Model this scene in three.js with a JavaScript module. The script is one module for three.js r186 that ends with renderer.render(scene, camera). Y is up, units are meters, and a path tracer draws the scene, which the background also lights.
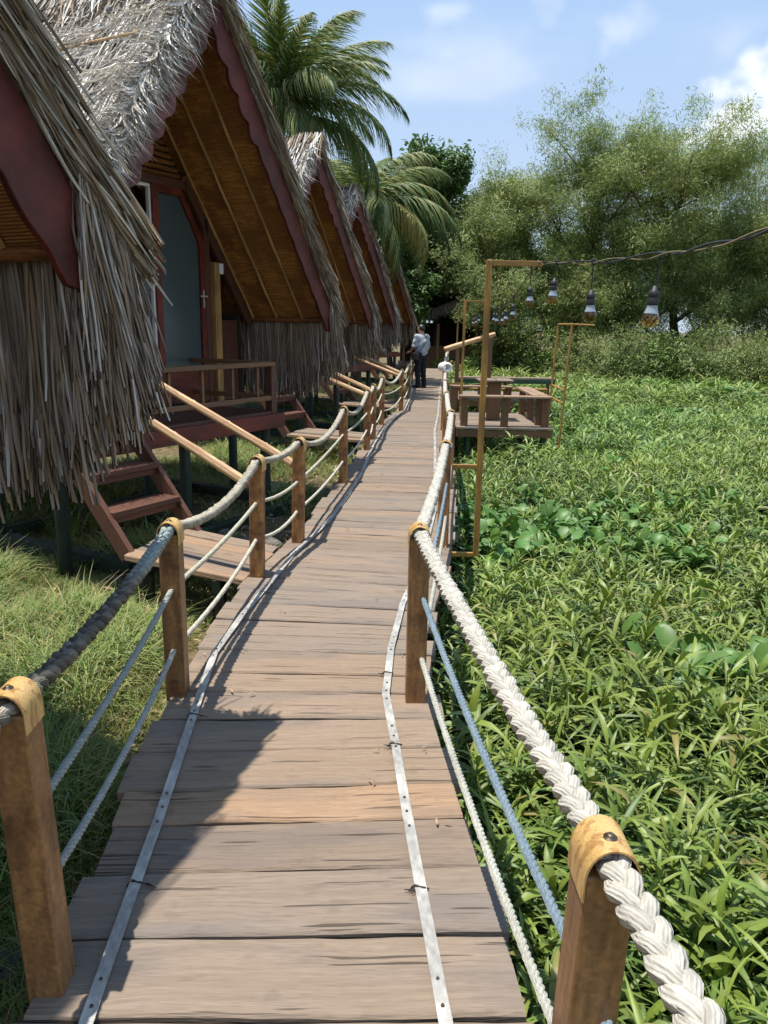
import * as THREE from 'three';
import { mergeGeometries, toCreasedNormals } from 'three/addons/utils/BufferGeometryUtils.js';
import { RoundedBoxGeometry } from 'three/addons/geometries/RoundedBoxGeometry.js';
import { MarchingCubes } from 'three/addons/objects/MarchingCubes.js';

// ------------------------------------------------------------------ camera, sky, sun, exposure
const scene = new THREE.Scene();
const W = 768, H = 1024;
const camera = new THREE.PerspectiveCamera(67.3, W / H, 0.05, 900);
camera.position.set(0, 1.65, 0);
camera.rotation.set(-Math.atan(187 / 769), 0, 0);
camera.rotateZ(THREE.MathUtils.degToRad(1.0));

const renderer = new THREE.WebGLRenderer({ antialias: true });
renderer.setSize(W, H);
renderer.toneMapping = THREE.LinearToneMapping;
renderer.toneMappingExposure = 1.5;
renderer.shadowMap.enabled = true;

const sunDir = new THREE.Vector3(-0.21, 1, 0.03).normalize();     // towards the sun: high, slightly left and behind
const sun = new THREE.DirectionalLight(new THREE.Color(1.0, 0.955, 0.87), 5.0);
sun.position.copy(sunDir).multiplyScalar(60).add(new THREE.Vector3(2, 0, -15));
sun.target.position.set(2, 0, -15);
sun.castShadow = true; sun.shadow.radius = 1;
sun.shadow.mapSize.set(4096, 4096);
Object.assign(sun.shadow.camera, { left: -40, right: 40, top: 40, bottom: -40, near: 1, far: 140 });
scene.add(sun, sun.target);

// ------------------------------------------------------------------ random numbers and noise
function rngOf(seed) { let a = seed >>> 0; return () => { a = (a + 0x6D2B79F5) | 0; let t = Math.imul(a ^ (a >>> 15), 1 | a); t = (t + Math.imul(t ^ (t >>> 7), 61 | t)) ^ t; return ((t ^ (t >>> 14)) >>> 0) / 4294967296; }; }
const hash = (x, y, z = 0) => { let h = Math.imul(x, 374761393) + Math.imul(y, 668265263) + Math.imul(z, 2147483647 - 1640531527); h = Math.imul(h ^ (h >>> 13), 1274126177); h = Math.imul(h ^ (h >>> 16), 2246822519); return ((h ^ (h >>> 15)) >>> 0) / 4294967296; };
const sm = (t) => t * t * (3 - 2 * t), mod = (a, n) => ((a % n) + n) % n;
function vnoise(x, y, px = 0, py = 0, s = 0) {                     // value noise, periodic when px, py are set
  const xi = Math.floor(x), yi = Math.floor(y), fx = sm(x - xi), fy = sm(y - yi);
  const X = (i) => px ? mod(i, px) : i, Y = (i) => py ? mod(i, py) : i;
  const a = hash(X(xi), Y(yi), s), b = hash(X(xi + 1), Y(yi), s), c = hash(X(xi), Y(yi + 1), s), d = hash(X(xi + 1), Y(yi + 1), s);
  return a + (b - a) * fx + (c - a) * fy + (a - b - c + d) * fx * fy;
}
function fbm(x, y, px, py, s = 0, oct = 4) { let v = 0, a = 0.5, n = 0; for (let i = 0; i < oct; i++) { v += a * vnoise(x, y, px, py, s + i); n += a; x *= 2; y *= 2; px *= 2; py *= 2; a *= 0.5; } return v / n; }
function vnoise3(x, y, z, s = 0) {
  const zi = Math.floor(z), f = sm(z - zi);
  return vnoise(x, y, 0, 0, s + zi * 31) * (1 - f) + vnoise(x, y, 0, 0, s + (zi + 1) * 31) * f;
}
function fbm3(x, y, z, s = 0, oct = 4) { let v = 0, a = 0.5, n = 0; for (let i = 0; i < oct; i++) { v += a * vnoise3(x, y, z, s + i * 7); n += a; x *= 2.03; y *= 2.03; z *= 2.03; a *= 0.5; } return v / n; }
const clamp = (x, a = 0, b = 1) => Math.min(b, Math.max(a, x)), lerp = (a, b, t) => a + (b - a) * t;
const step = (a, b, x) => sm(clamp((x - a) / (b - a)));
const V = (x, y, z) => new THREE.Vector3(x, y, z);
const P = (x, y, d) => new THREE.Vector3(x, y, -d);                // x, height, distance ahead

// ------------------------------------------------------------------ sky: clear pale blue with fair-weather cloud
{
  const w = 2048, h = 1024, data = new Float32Array(w * h * 4);
  const puffs = [];                                                // cumulus heads: azimuth (deg, 0 = ahead, + right), elevation, size
  const pr = rngOf(77);
  puffs.push([25.3, 14.2, 3.6], [28.5, 13.0, 3.8], [33, 12.6, 4.4], [22.6, 12.6, 2.6], [3.2, 19.5, 1.9], [9.5, 20.6, 2.3], [15, 18.2, 1.6]);
  for (let i = 0; i < 60; i++) puffs.push([45 + pr() * 270, 8 + pr() * 26, 3 + pr() * 6]);
  for (let j = 0; j < h; j++) {
    const el = ((j + 0.5) / h - 0.5) * 180, up = Math.sin(el * Math.PI / 180), ce = Math.cos(el * Math.PI / 180);
    for (let i = 0; i < w; i++) {
      const k = (j * w + i) * 4;
      const ang = ((i + 0.5) / w - 0.5) * 2 * Math.PI;             // direction (cos, sin) in x, z
      const x = Math.cos(ang) * ce, z = Math.sin(ang) * ce;
      const az = Math.atan2(x, -z) * 180 / Math.PI;
      const t = Math.pow(clamp(1 - Math.max(0, up)), 2.4);
      let r = lerp(0.22, 0.46, t), g = lerp(0.375, 0.545, t), b = lerp(0.63, 0.665, t);
      if (el > 0) {
        let c = 0;
        const n = fbm3(x * 16 + 40, up * 24 + 10, z * 16 + 40, 5, 5), n2 = fbm3(x * 30 + 9, up * 40, z * 30 + 9, 11, 4);
        for (const [pa, pe, ps] of puffs) {
          let da = Math.abs(az - pa); if (da > 180) da = 360 - da;
          const dx = da * ce / (ps * 1.25), dy = (el - pe) / (ps * (el < pe ? 0.8 : 0.62));
          const q = 1 - Math.sqrt(dx * dx + dy * dy);
          if (q > -0.9) c = Math.max(c, (ps < 2.5 ? 0.36 * step(0.1, 1.3, q * 0.9 + 0.2 + (n - 0.5) * 2.6 + (n2 - 0.5) * 2.0 - 0.1) : step(0.0, 0.5, q + (n - 0.5) * 1.6 + (n2 - 0.5) * 1.1 - 0.12)));
        }
        const wisp = step(0.58, 0.80, fbm3(x * 3.2 + 7 + n2 * 0.25, up * 7 + 3, z * 3.2 + 7, 21, 5)) * 0.3;
        c = Math.max(c * (0.55 + 0.4 * n2 + 0.1), wisp);
        c = clamp(c) * step(0, 6, el);
        const cb = 0.72 + 0.2 * n2;
        r = lerp(r, 0.93 * cb, c); g = lerp(g, 0.955 * cb, c); b = lerp(b, 1.0 * cb, c);
      }
      data[k] = r; data[k + 1] = g; data[k + 2] = b; data[k + 3] = 1;
    }
  }
  const t = new THREE.DataTexture(data, w, h, THREE.RGBAFormat, THREE.FloatType);
  t.mapping = THREE.EquirectangularReflectionMapping; t.magFilter = THREE.LinearFilter; t.minFilter = THREE.LinearFilter; t.colorSpace = THREE.LinearSRGBColorSpace; t.needsUpdate = true;
  scene.background = t; scene.environment = t;
}

// ------------------------------------------------------------------ naming
const taken = {};
function numbered(name) { const n = taken[name] = (taken[name] ?? -1) + 1; return n ? `${name}_${String(n).padStart(3, '0')}` : name; }
function tag(o, label, category, group, kind) { o.userData.label = label; o.userData.category = category; if (group) o.userData.group = group; if (kind) o.userData.kind = kind; return o; }
function thing(name, label, category, group) { const o = new THREE.Group(); o.name = numbered(name); scene.add(o); return tag(o, label, category, group); }
function structure(o, name, label) { o.name = numbered(name); o.userData.kind = 'structure'; if (label) o.userData.label = label; scene.add(o); return o; }
function part(name, geo, mat, parent) { const m = new THREE.Mesh(geo, mat); m.name = name; m.castShadow = m.receiveShadow = true; parent.add(m); return m; }
function solo(name, geo, mat, label, category, group) { const m = part(numbered(name), geo, mat, scene); return tag(m, label, category, group); }

// ------------------------------------------------------------------ textures
function dataTex(w, h, fn, srgb = true) {
  const a = new Uint8Array(w * h * 4);
  for (let j = 0; j < h; j++) for (let i = 0; i < w; i++) { const c = fn((i + 0.5) / w, (j + 0.5) / h), k = (j * w + i) * 4; for (let q = 0; q < 3; q++) a[k + q] = clamp(Array.isArray(c) ? c[q] : c, 0, 255); a[k + 3] = 255; }
  const t = new THREE.DataTexture(a, w, h); t.wrapS = t.wrapT = THREE.RepeatWrapping; t.magFilter = THREE.LinearFilter; t.minFilter = THREE.LinearMipmapLinearFilter; t.generateMipmaps = true;
  if (srgb) t.colorSpace = THREE.SRGBColorSpace; t.needsUpdate = true; return t;
}
const mix3 = (a, b, t) => [lerp(a[0], b[0], t), lerp(a[1], b[1], t), lerp(a[2], b[2], t)];
// weathered timber, 2 m along u and 0.5 m across v
const grainAt = (u, v, s) => { const wob = fbm(u * 6, v * 3, 6, 3, s + 3, 3) * 0.09; return fbm(u * 10, (v + wob) * 60, 10, 60, s, 4); };
const woodMap = dataTex(1024, 512, (u, v) => {
  const g = grainAt(u, v, 1), big = fbm(u * 5, v * 6, 5, 6, 40, 4), fine = vnoise(u * 60, v * 380, 60, 380, 9), crack = step(0.73, 0.80, fbm(u * 5, (v + 0.03 * vnoise(u * 4, v * 2, 4, 2, 8)) * 46, 5, 46, 61, 3));
  const spot = step(0.66, 0.78, fbm(u * 26, v * 14, 26, 14, 90, 3));
  let c = mix3([118, 104, 92], [168, 151, 135], clamp(g * 0.6 + fine * 0.42 - 0.02));
  c = mix3(c, [122, 112, 104], step(0.45, 0.7, big) * 0.55); c = mix3(c, [146, 126, 104], step(0.55, 0.32, big) * 0.3);
  c = mix3(c, [70, 58, 48], crack * 0.75); c = mix3(c, [112, 100, 88], spot * 0.25);
  return c;
});
const woodBump = dataTex(1024, 512, (u, v) => 255 * clamp(0.25 + 0.5 * grainAt(u, v, 1) + 0.2 * vnoise(u * 60, v * 380, 60, 380, 9) - 0.5 * step(0.73, 0.80, fbm(u * 5, (v + 0.03 * vnoise(u * 4, v * 2, 4, 2, 8)) * 46, 5, 46, 61, 3))), false);
// neutral mottling (multiplied onto paint, steel, bamboo)
const mottle = dataTex(512, 512, (u, v) => { const a = fbm(u * 6, v * 6, 6, 6, 3, 5), b = fbm(u * 40, v * 40, 40, 40, 13, 3); const s = 178 + 90 * (a - 0.5) * 1.5 + 44 * (b - 0.5); return [s * 1.02, s, s * 0.97]; });
const streak = dataTex(512, 512, (u, v) => { const a = fbm(u * 3, v * 40, 3, 40, 23, 4), b = fbm(u * 7, v * 7, 7, 7, 33, 4), d = step(0.6, 0.72, fbm(u * 5, v * 9, 5, 9, 53, 4)); const s = 185 + 100 * (a - 0.5) + 80 * (b - 0.5) - 50 * d; return [s, s * 0.97, s * 0.93]; });
const culmMap = dataTex(512, 256, (u, v) => { const a = fbm(u * 2, v * 34, 2, 34, 623, 4), b = fbm(u * 9, v * 5, 9, 5, 633, 4), dk = step(0.56, 0.68, fbm(u * 2, v * 14, 2, 14, 653, 3)); let c = mix3([176, 138, 98], [214, 186, 148], a); c = mix3(c, [120, 82, 52], dk * 0.75); return mix3(c, [150, 122, 96], step(0.5, 0.7, b) * 0.5); });
const grainBump = dataTex(512, 512, (u, v) => 255 * (0.6 * fbm(u * 3, v * 50, 3, 50, 23, 4) + 0.4 * fbm(u * 30, v * 30, 30, 30, 5, 3)), false);
const rustMap = dataTex(512, 512, (u, v) => {                      // brown faux-wood paint on steel, scuffed and rust-blotched
  const a = fbm(u * 4, v * 5, 4, 5, 71, 5), b = fbm(u * 3, v * 26, 3, 26, 72, 4), c = step(0.58, 0.7, fbm(u * 12, v * 12, 12, 12, 73, 4)), f = fbm(u * 70, v * 70, 70, 70, 74, 2);
  let k = mix3([122, 86, 54], [164, 122, 76], clamp((b - 0.5) * 1.7 + 0.5)); k = mix3(k, [92, 60, 36], step(0.5, 0.68, a) * 0.7); k = mix3(k, [176, 130, 78], c * 0.35);
  return k.map((q) => q * (0.86 + 0.28 * f));
});
const capMap = dataTex(256, 256, (u, v) => { const a = fbm(u * 4, v * 4, 4, 4, 171, 5), b = step(0.56, 0.68, fbm(u * 9, v * 9, 9, 9, 173, 4)), f = fbm(u * 60, v * 60, 60, 60, 74, 2); let k = mix3([188, 148, 88], [216, 180, 120], a); k = mix3(k, [150, 106, 62], b * 0.6); return k.map((q) => q * (0.88 + 0.24 * f)); });
const matMap = dataTex(1024, 1024, (u, v) => {                     // split-bamboo matting, slats along u, 1.2 m square
  const row = v * 90, r = Math.floor(row), fr = row - r, seg = Math.floor(u * 9 + hash(r, 3) * 9), q = hash(r, mod(seg, 9), 5), weave = vnoise(u * 120, r * 3.7, 120, 0, 6);
  const gap = step(0.0, 0.16, fr) * step(1.0, 0.84, fr), g = fbm(u * 30, v * 180, 30, 180, 8, 2), stain = fbm(u * 4, v * 4, 4, 4, 12, 4);
  let c = mix3([132, 84, 36], [206, 150, 76], q * 0.6 + weave * 0.25 + g * 0.25); c = mix3(c, [112, 72, 36], step(0.5, 0.7, stain) * 0.5); return c.map((x) => x * (0.45 + 0.55 * gap));
});
const matBump = dataTex(1024, 1024, (u, v) => { const row = v * 90, fr = row - Math.floor(row); return 255 * Math.sqrt(Math.max(0, 1 - (2 * fr - 1) ** 2)) * (0.8 + 0.2 * vnoise(u * 120, Math.floor(row) * 3.7, 120, 0, 6)); }, false);
const soilMap = dataTex(1024, 1024, (u, v) => {
  const a = fbm(u * 8, v * 8, 8, 8, 201, 5), b = fbm(u * 64, v * 64, 64, 64, 203, 3), l = step(0.62, 0.7, fbm(u * 40, v * 40, 40, 40, 205, 3)), gr = step(0.42, 0.6, fbm(u * 5, v * 5, 5, 5, 209, 4));
  let c = mix3([84, 70, 50], [140, 120, 86], clamp(a * 0.6 + b * 0.5 - 0.05)); c = mix3(c, [86, 98, 46], gr * 0.55); return mix3(c, [150, 130, 92], l * 0.5);
});
const soilBump = dataTex(512, 512, (u, v) => 255 * fbm(u * 32, v * 32, 32, 32, 203, 4), false);
const ropeBump = dataTex(256, 256, (u, v) => 255 * (0.5 + 0.35 * Math.sin((u * 8 + v * 14) * 2 * Math.PI) * 0.5 + 0.9 * (fbm(u * 40, v * 20, 40, 20, 6, 3) - 0.5)), false);
const ropeMap = dataTex(256, 256, (u, v) => { const f = 0.5 + 0.5 * Math.sin((u * 8 + v * 14) * 2 * Math.PI), n = fbm(u * 16, v * 16, 16, 16, 6, 3); const s = 214 + 12 * f + 75 * (n - 0.5); return [s, s, s * 0.985]; });

// ------------------------------------------------------------------ materials
const C = (r, g, b) => new THREE.Color().setRGB(r / 255, g / 255, b / 255, THREE.SRGBColorSpace);
const M = {};
const std = (o) => new THREE.MeshStandardMaterial(o);
const phys = (o) => new THREE.MeshPhysicalMaterial(o);
M.planks = [[1, 1, 1], [0.88, 0.86, 0.85], [1.06, 1.0, 0.93], [0.95, 0.97, 1.0], [1.1, 1.05, 1.0]].map((k) => std({ map: woodMap, bumpMap: woodBump, bumpScale: 0.006, roughness: 0.86, color: new THREE.Color().setRGB(0.75 * k[0], 0.735 * k[1], 0.715 * k[2]) }));
M.plankNew = std({ map: woodMap, bumpMap: woodBump, bumpScale: 0.006, roughness: 0.85, color: new THREE.Color().setRGB(0.98, 0.82, 0.66) });
M.redwood = std({ map: woodMap, bumpMap: woodBump, bumpScale: 0.003, roughness: 0.62, color: new THREE.Color().setRGB(0.36, 0.17, 0.115) });
M.brownwood = std({ map: woodMap, bumpMap: woodBump, bumpScale: 0.003, roughness: 0.7, color: new THREE.Color().setRGB(0.62, 0.40, 0.22) });
M.bargeboard = std({ map: mottle, roughness: 0.6, color: C(118, 48, 36) });
M.bargeboardFaded = std({ map: mottle, roughness: 0.7, color: C(150, 92, 92) });
M.redpaint = std({ map: mottle, roughness: 0.55, color: C(140, 58, 40) });
M.greenpaint = std({ map: mottle, roughness: 0.55, color: C(40, 92, 66) });
M.darkgreen = std({ map: mottle, roughness: 0.6, color: C(34, 62, 48) });
M.postSteel = std({ map: rustMap, bumpMap: grainBump, bumpScale: 0.0012, roughness: 0.46, metalness: 0.15, color: new THREE.Color().setRGB(0.86, 0.86, 0.84) });
M.postWood = std({ map: rustMap, bumpMap: grainBump, bumpScale: 0.003, roughness: 0.72, color: new THREE.Color().setRGB(1.08, 1.02, 0.9) });
M.cap = std({ map: capMap, roughness: 0.42, metalness: 0.25 });
M.screw = std({ color: C(96, 84, 70), roughness: 0.45, metalness: 0.8 });
M.galv = std({ map: mottle, color: C(232, 232, 230), roughness: 0.45, metalness: 0.08, bumpMap: grainBump, bumpScale: 0.001 });
M.wire = std({ color: C(52, 46, 42), roughness: 0.7, metalness: 0.3 });
M.rope = std({ map: ropeMap, bumpMap: ropeBump, bumpScale: 0.003, roughness: 0.95, vertexColors: true });
M.mat = std({ map: matMap, bumpMap: matBump, bumpScale: 0.006, roughness: 0.75, color: new THREE.Color().setRGB(1.0, 0.95, 0.84) });
M.bamboo = std({ map: streak, bumpMap: grainBump, bumpScale: 0.002, roughness: 0.6, color: C(226, 182, 116) });
M.bambooPale = std({ map: culmMap, bumpMap: grainBump, bumpScale: 0.003, roughness: 0.75, color: new THREE.Color().setRGB(1, 1, 1) });
M.bambooDark = std({ map: streak, bumpMap: grainBump, bumpScale: 0.002, roughness: 0.7, color: C(170, 112, 58) });
M.thatch = phys({ vertexColors: true, roughness: 0.82, side: THREE.DoubleSide });
M.thatchCore = std({ map: streak, bumpMap: grainBump, bumpScale: 0.02, roughness: 1, color: C(112, 98, 82) });
M.frosted = std({ color: C(70, 82, 82), roughness: 0.22 });
M.white = std({ color: C(228, 228, 224), roughness: 0.5 });
M.curtain = phys({ color: C(222, 224, 226), roughness: 1, transmission: 0.35, thickness: 0 });
M.pane = phys({ color: 0xffffff, transmission: 1, thickness: 0, roughness: 0.02, ior: 1.5 });
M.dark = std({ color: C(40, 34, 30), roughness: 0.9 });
M.frame = std({ map: mottle, roughness: 0.5, metalness: 0.1, color: C(208, 160, 78) });
M.cable = std({ color: C(34, 34, 34), roughness: 0.6 });
M.cableTan = std({ color: C(112, 100, 72), roughness: 0.7 });
M.socket = std({ color: C(30, 30, 30), roughness: 0.55 });
M.bulbNeck = phys({ color: C(196, 208, 220), roughness: 0.12, transmission: 0.6, thickness: 0, clearcoat: 1 });
M.bulbGlass = phys({ color: C(240, 208, 160), transmission: 1, thickness: 0, roughness: 0.03, ior: 1.5 });
M.soil = std({ map: soilMap, bumpMap: soilBump, bumpScale: 0.03, roughness: 1, color: new THREE.Color().setRGB(0.72, 0.7, 0.66) });
M.stone = std({ map: mottle, bumpMap: soilBump, bumpScale: 0.02, roughness: 0.95, color: C(150, 146, 138) });
const leafMat = (o = {}) => phys({ vertexColors: true, roughness: 0.48, transmission: 0.35, thickness: 0, side: THREE.DoubleSide, specularIntensity: 0.7, ...o });
M.leaf = leafMat({ transmission: 0.42 }); M.leafMatte = leafMat({ roughness: 0.6, specularIntensity: 0.5, transmission: 0.5 }); M.grass = leafMat({ roughness: 0.6, transmission: 0.4 });
M.bark = std({ map: streak, bumpMap: grainBump, bumpScale: 0.03, roughness: 1, color: C(96, 84, 72) });
M.skin = std({ color: C(186, 136, 104), roughness: 0.6 }); M.shirt = std({ map: mottle, color: C(214, 226, 244), roughness: 0.85 }); M.trousers = std({ color: C(17, 18, 24), roughness: 0.9 });
M.hair = std({ color: C(24, 20, 18), roughness: 0.5 }); M.black = std({ color: C(24, 24, 26), roughness: 0.55 });

// ------------------------------------------------------------------ geometry helpers
const norm = (g) => { const n = g.index ? g.toNonIndexed() : g; for (const k of Object.keys(n.attributes)) if (!['position', 'normal', 'uv'].includes(k)) n.deleteAttribute(k); return n; };
const join = (list) => mergeGeometries(list.map(norm));
let uvShift = 0;
function uvAlong(g, axis = 'x', su = 2, sv = 0.5) {                // timber uv: grain along one axis, in metres
  const p = g.attributes.position, n = g.attributes.normal, uv = new Float32Array(p.count * 2), ax = { x: 0, y: 1, z: 2 }[axis]; uvShift = (uvShift + 0.377) % 7; const off = uvShift;
  for (let i = 0; i < p.count; i++) {
    const c = [p.getX(i), p.getY(i), p.getZ(i)], m = [Math.abs(n.getX(i)), Math.abs(n.getY(i)), Math.abs(n.getZ(i))]; m[ax] = -1;
    const d = m.indexOf(Math.max(...m)), o = 3 - ax - d; uv[2 * i] = c[ax] / su + off; uv[2 * i + 1] = c[o] / sv + off * 1.7;
  }
  g.setAttribute('uv', new THREE.BufferAttribute(uv, 2)); return g;
}
function box(w, h, d, x = 0, y = 0, z = 0, r = 0.006, axis) {
  const g = norm(new RoundedBoxGeometry(w, h, d, 1, Math.min(r, w / 3, h / 3, d / 3)));
  uvAlong(g, axis ?? (w >= h && w >= d ? 'x' : h >= d ? 'y' : 'z')); return g.translate(x, y, z);
}
function beam(a, b, w, h, r = 0.005, up = V(0, 1, 0)) {            // squared timber from a to b (w across, h in the up direction)
  const L = a.distanceTo(b), g = box(w, h, L, 0, 0, 0, r, 'z'), z = b.clone().sub(a).normalize(), x = up.clone().cross(z).normalize(), y = z.clone().cross(x);
  const m = new THREE.Matrix4().makeBasis(x, y, z).setPosition(a.clone().add(b).multiplyScalar(0.5)); return g.applyMatrix4(m);
}
function pole(a, b, r0, r1, nodes = 0.32, sides = 9, seed = 1) {   // bamboo culm with swollen nodes
  const L = a.distanceTo(b), rr = rngOf(seed), pts = [[0, 0]]; let y = 0; const rad = (t) => lerp(r0, r1, t / L);
  pts.push([rad(0), 0]);
  if (nodes) { y = nodes * (0.3 + 0.5 * rr()); while (y < L - 0.05) { pts.push([rad(y), y - 0.015], [rad(y) * 1.13, y], [rad(y), y + 0.015]); y += nodes * (0.85 + 0.3 * rr()); } }
  pts.push([rad(L), L], [0, L]);
  const g = norm(new THREE.LatheGeometry(pts.map((q) => new THREE.Vector2(q[0], q[1])), sides)), uv = g.attributes.uv, p = g.attributes.position;
  for (let i = 0; i < uv.count; i++) { const u = uv.getX(i); uv.setXY(i, p.getY(i) / 1.2 + seed * 0.13, u * 0.5); }
  const q = new THREE.Quaternion().setFromUnitVectors(V(0, 1, 0), b.clone().sub(a).normalize()); return g.applyQuaternion(q).translate(a.x, a.y, a.z);
}
function rod(a, b, r, sides = 8) { return pole(a, b, r, r, 0, sides); }
function wireTube(pts, r, seg, sides = 6) { return norm(new THREE.TubeGeometry(new THREE.CatmullRomCurve3(pts), seg, r, sides, false)); }

// ------------------------------------------------------------------ the line of the boardwalk (x of each edge at distance d)
const poly = (pts) => (d) => { if (d <= pts[0][0]) return pts[0][1]; for (let i = 1; i < pts.length; i++) if (d <= pts[i][0]) { const [a, x] = pts[i - 1], [b, y] = pts[i]; return lerp(x, y, (d - a) / (b - a)); } return pts[pts.length - 1][1]; };
const leftRaw = poly([[-3, -0.86], [1.83, -0.866], [2.5, -0.92], [3.05, -0.963], [3.63, -0.965], [4.8, -0.915], [5.7, -0.745], [6.5, -0.64], [8.07, -0.52], [10.3, -0.33], [13, -0.14], [15.3, 0.2], [18, 0.42], [22.5, 0.64], [28, 1.0], [36, 1.5]]);
const rightRaw = poly([[-3, 0.5], [0, 0.43], [1.56, 0.362], [2.4, 0.306], [3.1, 0.235], [3.9, 0.255], [4.6, 0.35], [5.68, 0.54], [7.86, 0.75], [10, 0.87], [12.5, 1.02], [15, 1.22], [18, 1.44], [22.5, 1.78], [28, 2.2], [36, 2.8]]);
const smooth5 = (f, s) => (d) => (f(d - 2 * s) + 2 * f(d - s) + 3 * f(d) + 2 * f(d + s) + f(d + 2 * s)) / 9;
const leftEdge = smooth5(leftRaw, 0.16), rightEdge = smooth5(rightRaw, 0.16);
const WALK_END = 31;

// ------------------------------------------------------------------ ground
const groundAt = (x, d) => {                                       // hut side stands higher than the overgrown water side
  const side = step(-0.6, 0.5, x - 0.5 * (leftEdge(clamp(d, 0, 30)) + rightEdge(clamp(d, 0, 30)))), far = step(33, 42, d);
  const n = (fbm(x * 0.7 + 50, d * 0.7 + 50, 0, 0, 301, 4) - 0.5) * 0.16 + (fbm(x * 3 + 50, d * 3 + 50, 0, 0, 302, 3) - 0.5) * 0.05;
  return lerp(-0.42, lerp(-0.92, -0.5, far), side) + n;
};
{
  const xs = [], ds = [];
  const line = (out, lo, hi, c, s0, k) => { let v = c, s = s0; while (v < hi) { out.push(v); v += s; s *= k; } out.push(hi); v = c - s0; s = s0; while (v > lo) { out.unshift(v); v -= s; s *= k; } out.unshift(lo); };
  line(xs, -300, 300, -1, 0.16, 1.035); line(ds, -60, 600, 4, 0.16, 1.03);
  const pos = [], uv = [], idx = [], nx = xs.length;
  for (const d of ds) for (const x of xs) { pos.push(x, groundAt(x, d), -d); uv.push(x / 3, d / 3); }
  for (let j = 0; j < ds.length - 1; j++) for (let i = 0; i < nx - 1; i++) { const a = j * nx + i; idx.push(a, a + 1, a + nx, a + 1, a + nx + 1, a + nx); }
  const g = new THREE.BufferGeometry(); g.setAttribute('position', new THREE.Float32BufferAttribute(pos, 3)); g.setAttribute('uv', new THREE.Float32BufferAttribute(uv, 2)); g.setIndex(idx); g.computeVertexNormals();
  const m = new THREE.Mesh(g, M.soil); m.receiveShadow = true; structure(m, 'ground', 'bare soil and mud under the grass and the field plants');
}

// ------------------------------------------------------------------ planks
// a plank over four ground corners (q00 near-left, q10 near-right, q01 far-left, q11 far-right; each [x, d]) with uneven edges
function plankGeo(q00, q10, q01, q11, top, thick, seed, nx = 12, wave = 0.007) {
  const r = rngOf(seed), s0 = r() * 50, s1 = r() * 50, pos = [], uv = [], idx = [], offU = r() * 9, offV = r() * 9, tilt = (r() - 0.5) * 0.006;
  const len = Math.hypot(q10[0] - q00[0], q10[1] - q00[1]), wid = Math.hypot(q01[0] - q00[0], q01[1] - q00[1]), bev = 0.007;
  const prof = [[0, -thick], [0, -bev], [bev / wid, 0], [0.5, 0.001], [1 - bev / wid, 0], [1, -bev], [1, -thick]];
  for (let i = 0; i <= nx; i++) {
    const a = i / nx, e0 = (fbm(a * 5 + s0, 1.5, 0, 0, 7, 3) - 0.5) * 2 * wave, e1 = (fbm(a * 5 + s1, 9.5, 0, 0, 7, 3) - 0.5) * 2 * wave, lift = (vnoise(a * 3 + s0, 4.2) - 0.5) * 0.006;
    prof.forEach(([b, y], k) => {
      const x = lerp(lerp(q00[0], q10[0], a), lerp(q01[0], q11[0], a), b), d = lerp(lerp(q00[1], q10[1], a), lerp(q01[1], q11[1], a), b) + lerp(e0, e1, b);
      pos.push(x, top + y + lift + tilt * (b - 0.5), -d); uv.push(a * len / 2 + offU, (b * wid + (k === 0 ? -thick : k === 6 ? thick : 0)) / 0.5 + offV);
    });
  }
  const n = prof.length;
  for (let i = 0; i < nx; i++) for (let k = 0; k < n; k++) { const k2 = (k + 1) % n, a = i * n + k, b = (i + 1) * n + k, c = (i + 1) * n + k2, e = i * n + k2; idx.push(a, b, e, b, c, e); }
  for (let k = 1; k < n - 1; k++) { idx.push(0, k, k + 1); const o = nx * n; idx.push(o, o + k + 1, o + k); }
  const g = new THREE.BufferGeometry(); g.setAttribute('position', new THREE.Float32BufferAttribute(pos, 3)); g.setAttribute('uv', new THREE.Float32BufferAttribute(uv, 2)); g.setIndex(idx);
  return toCreasedNormals(g, 0.45);
}
const boardwalk = structure(new THREE.Group(), 'boardwalk', 'long weathered plank walkway curving away past the huts');
const heading = (d) => { const c = (q) => (leftEdge(q) + rightEdge(q)) / 2; return Math.atan2(c(d + 0.5) - c(d - 0.5), 1.0); };
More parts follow.
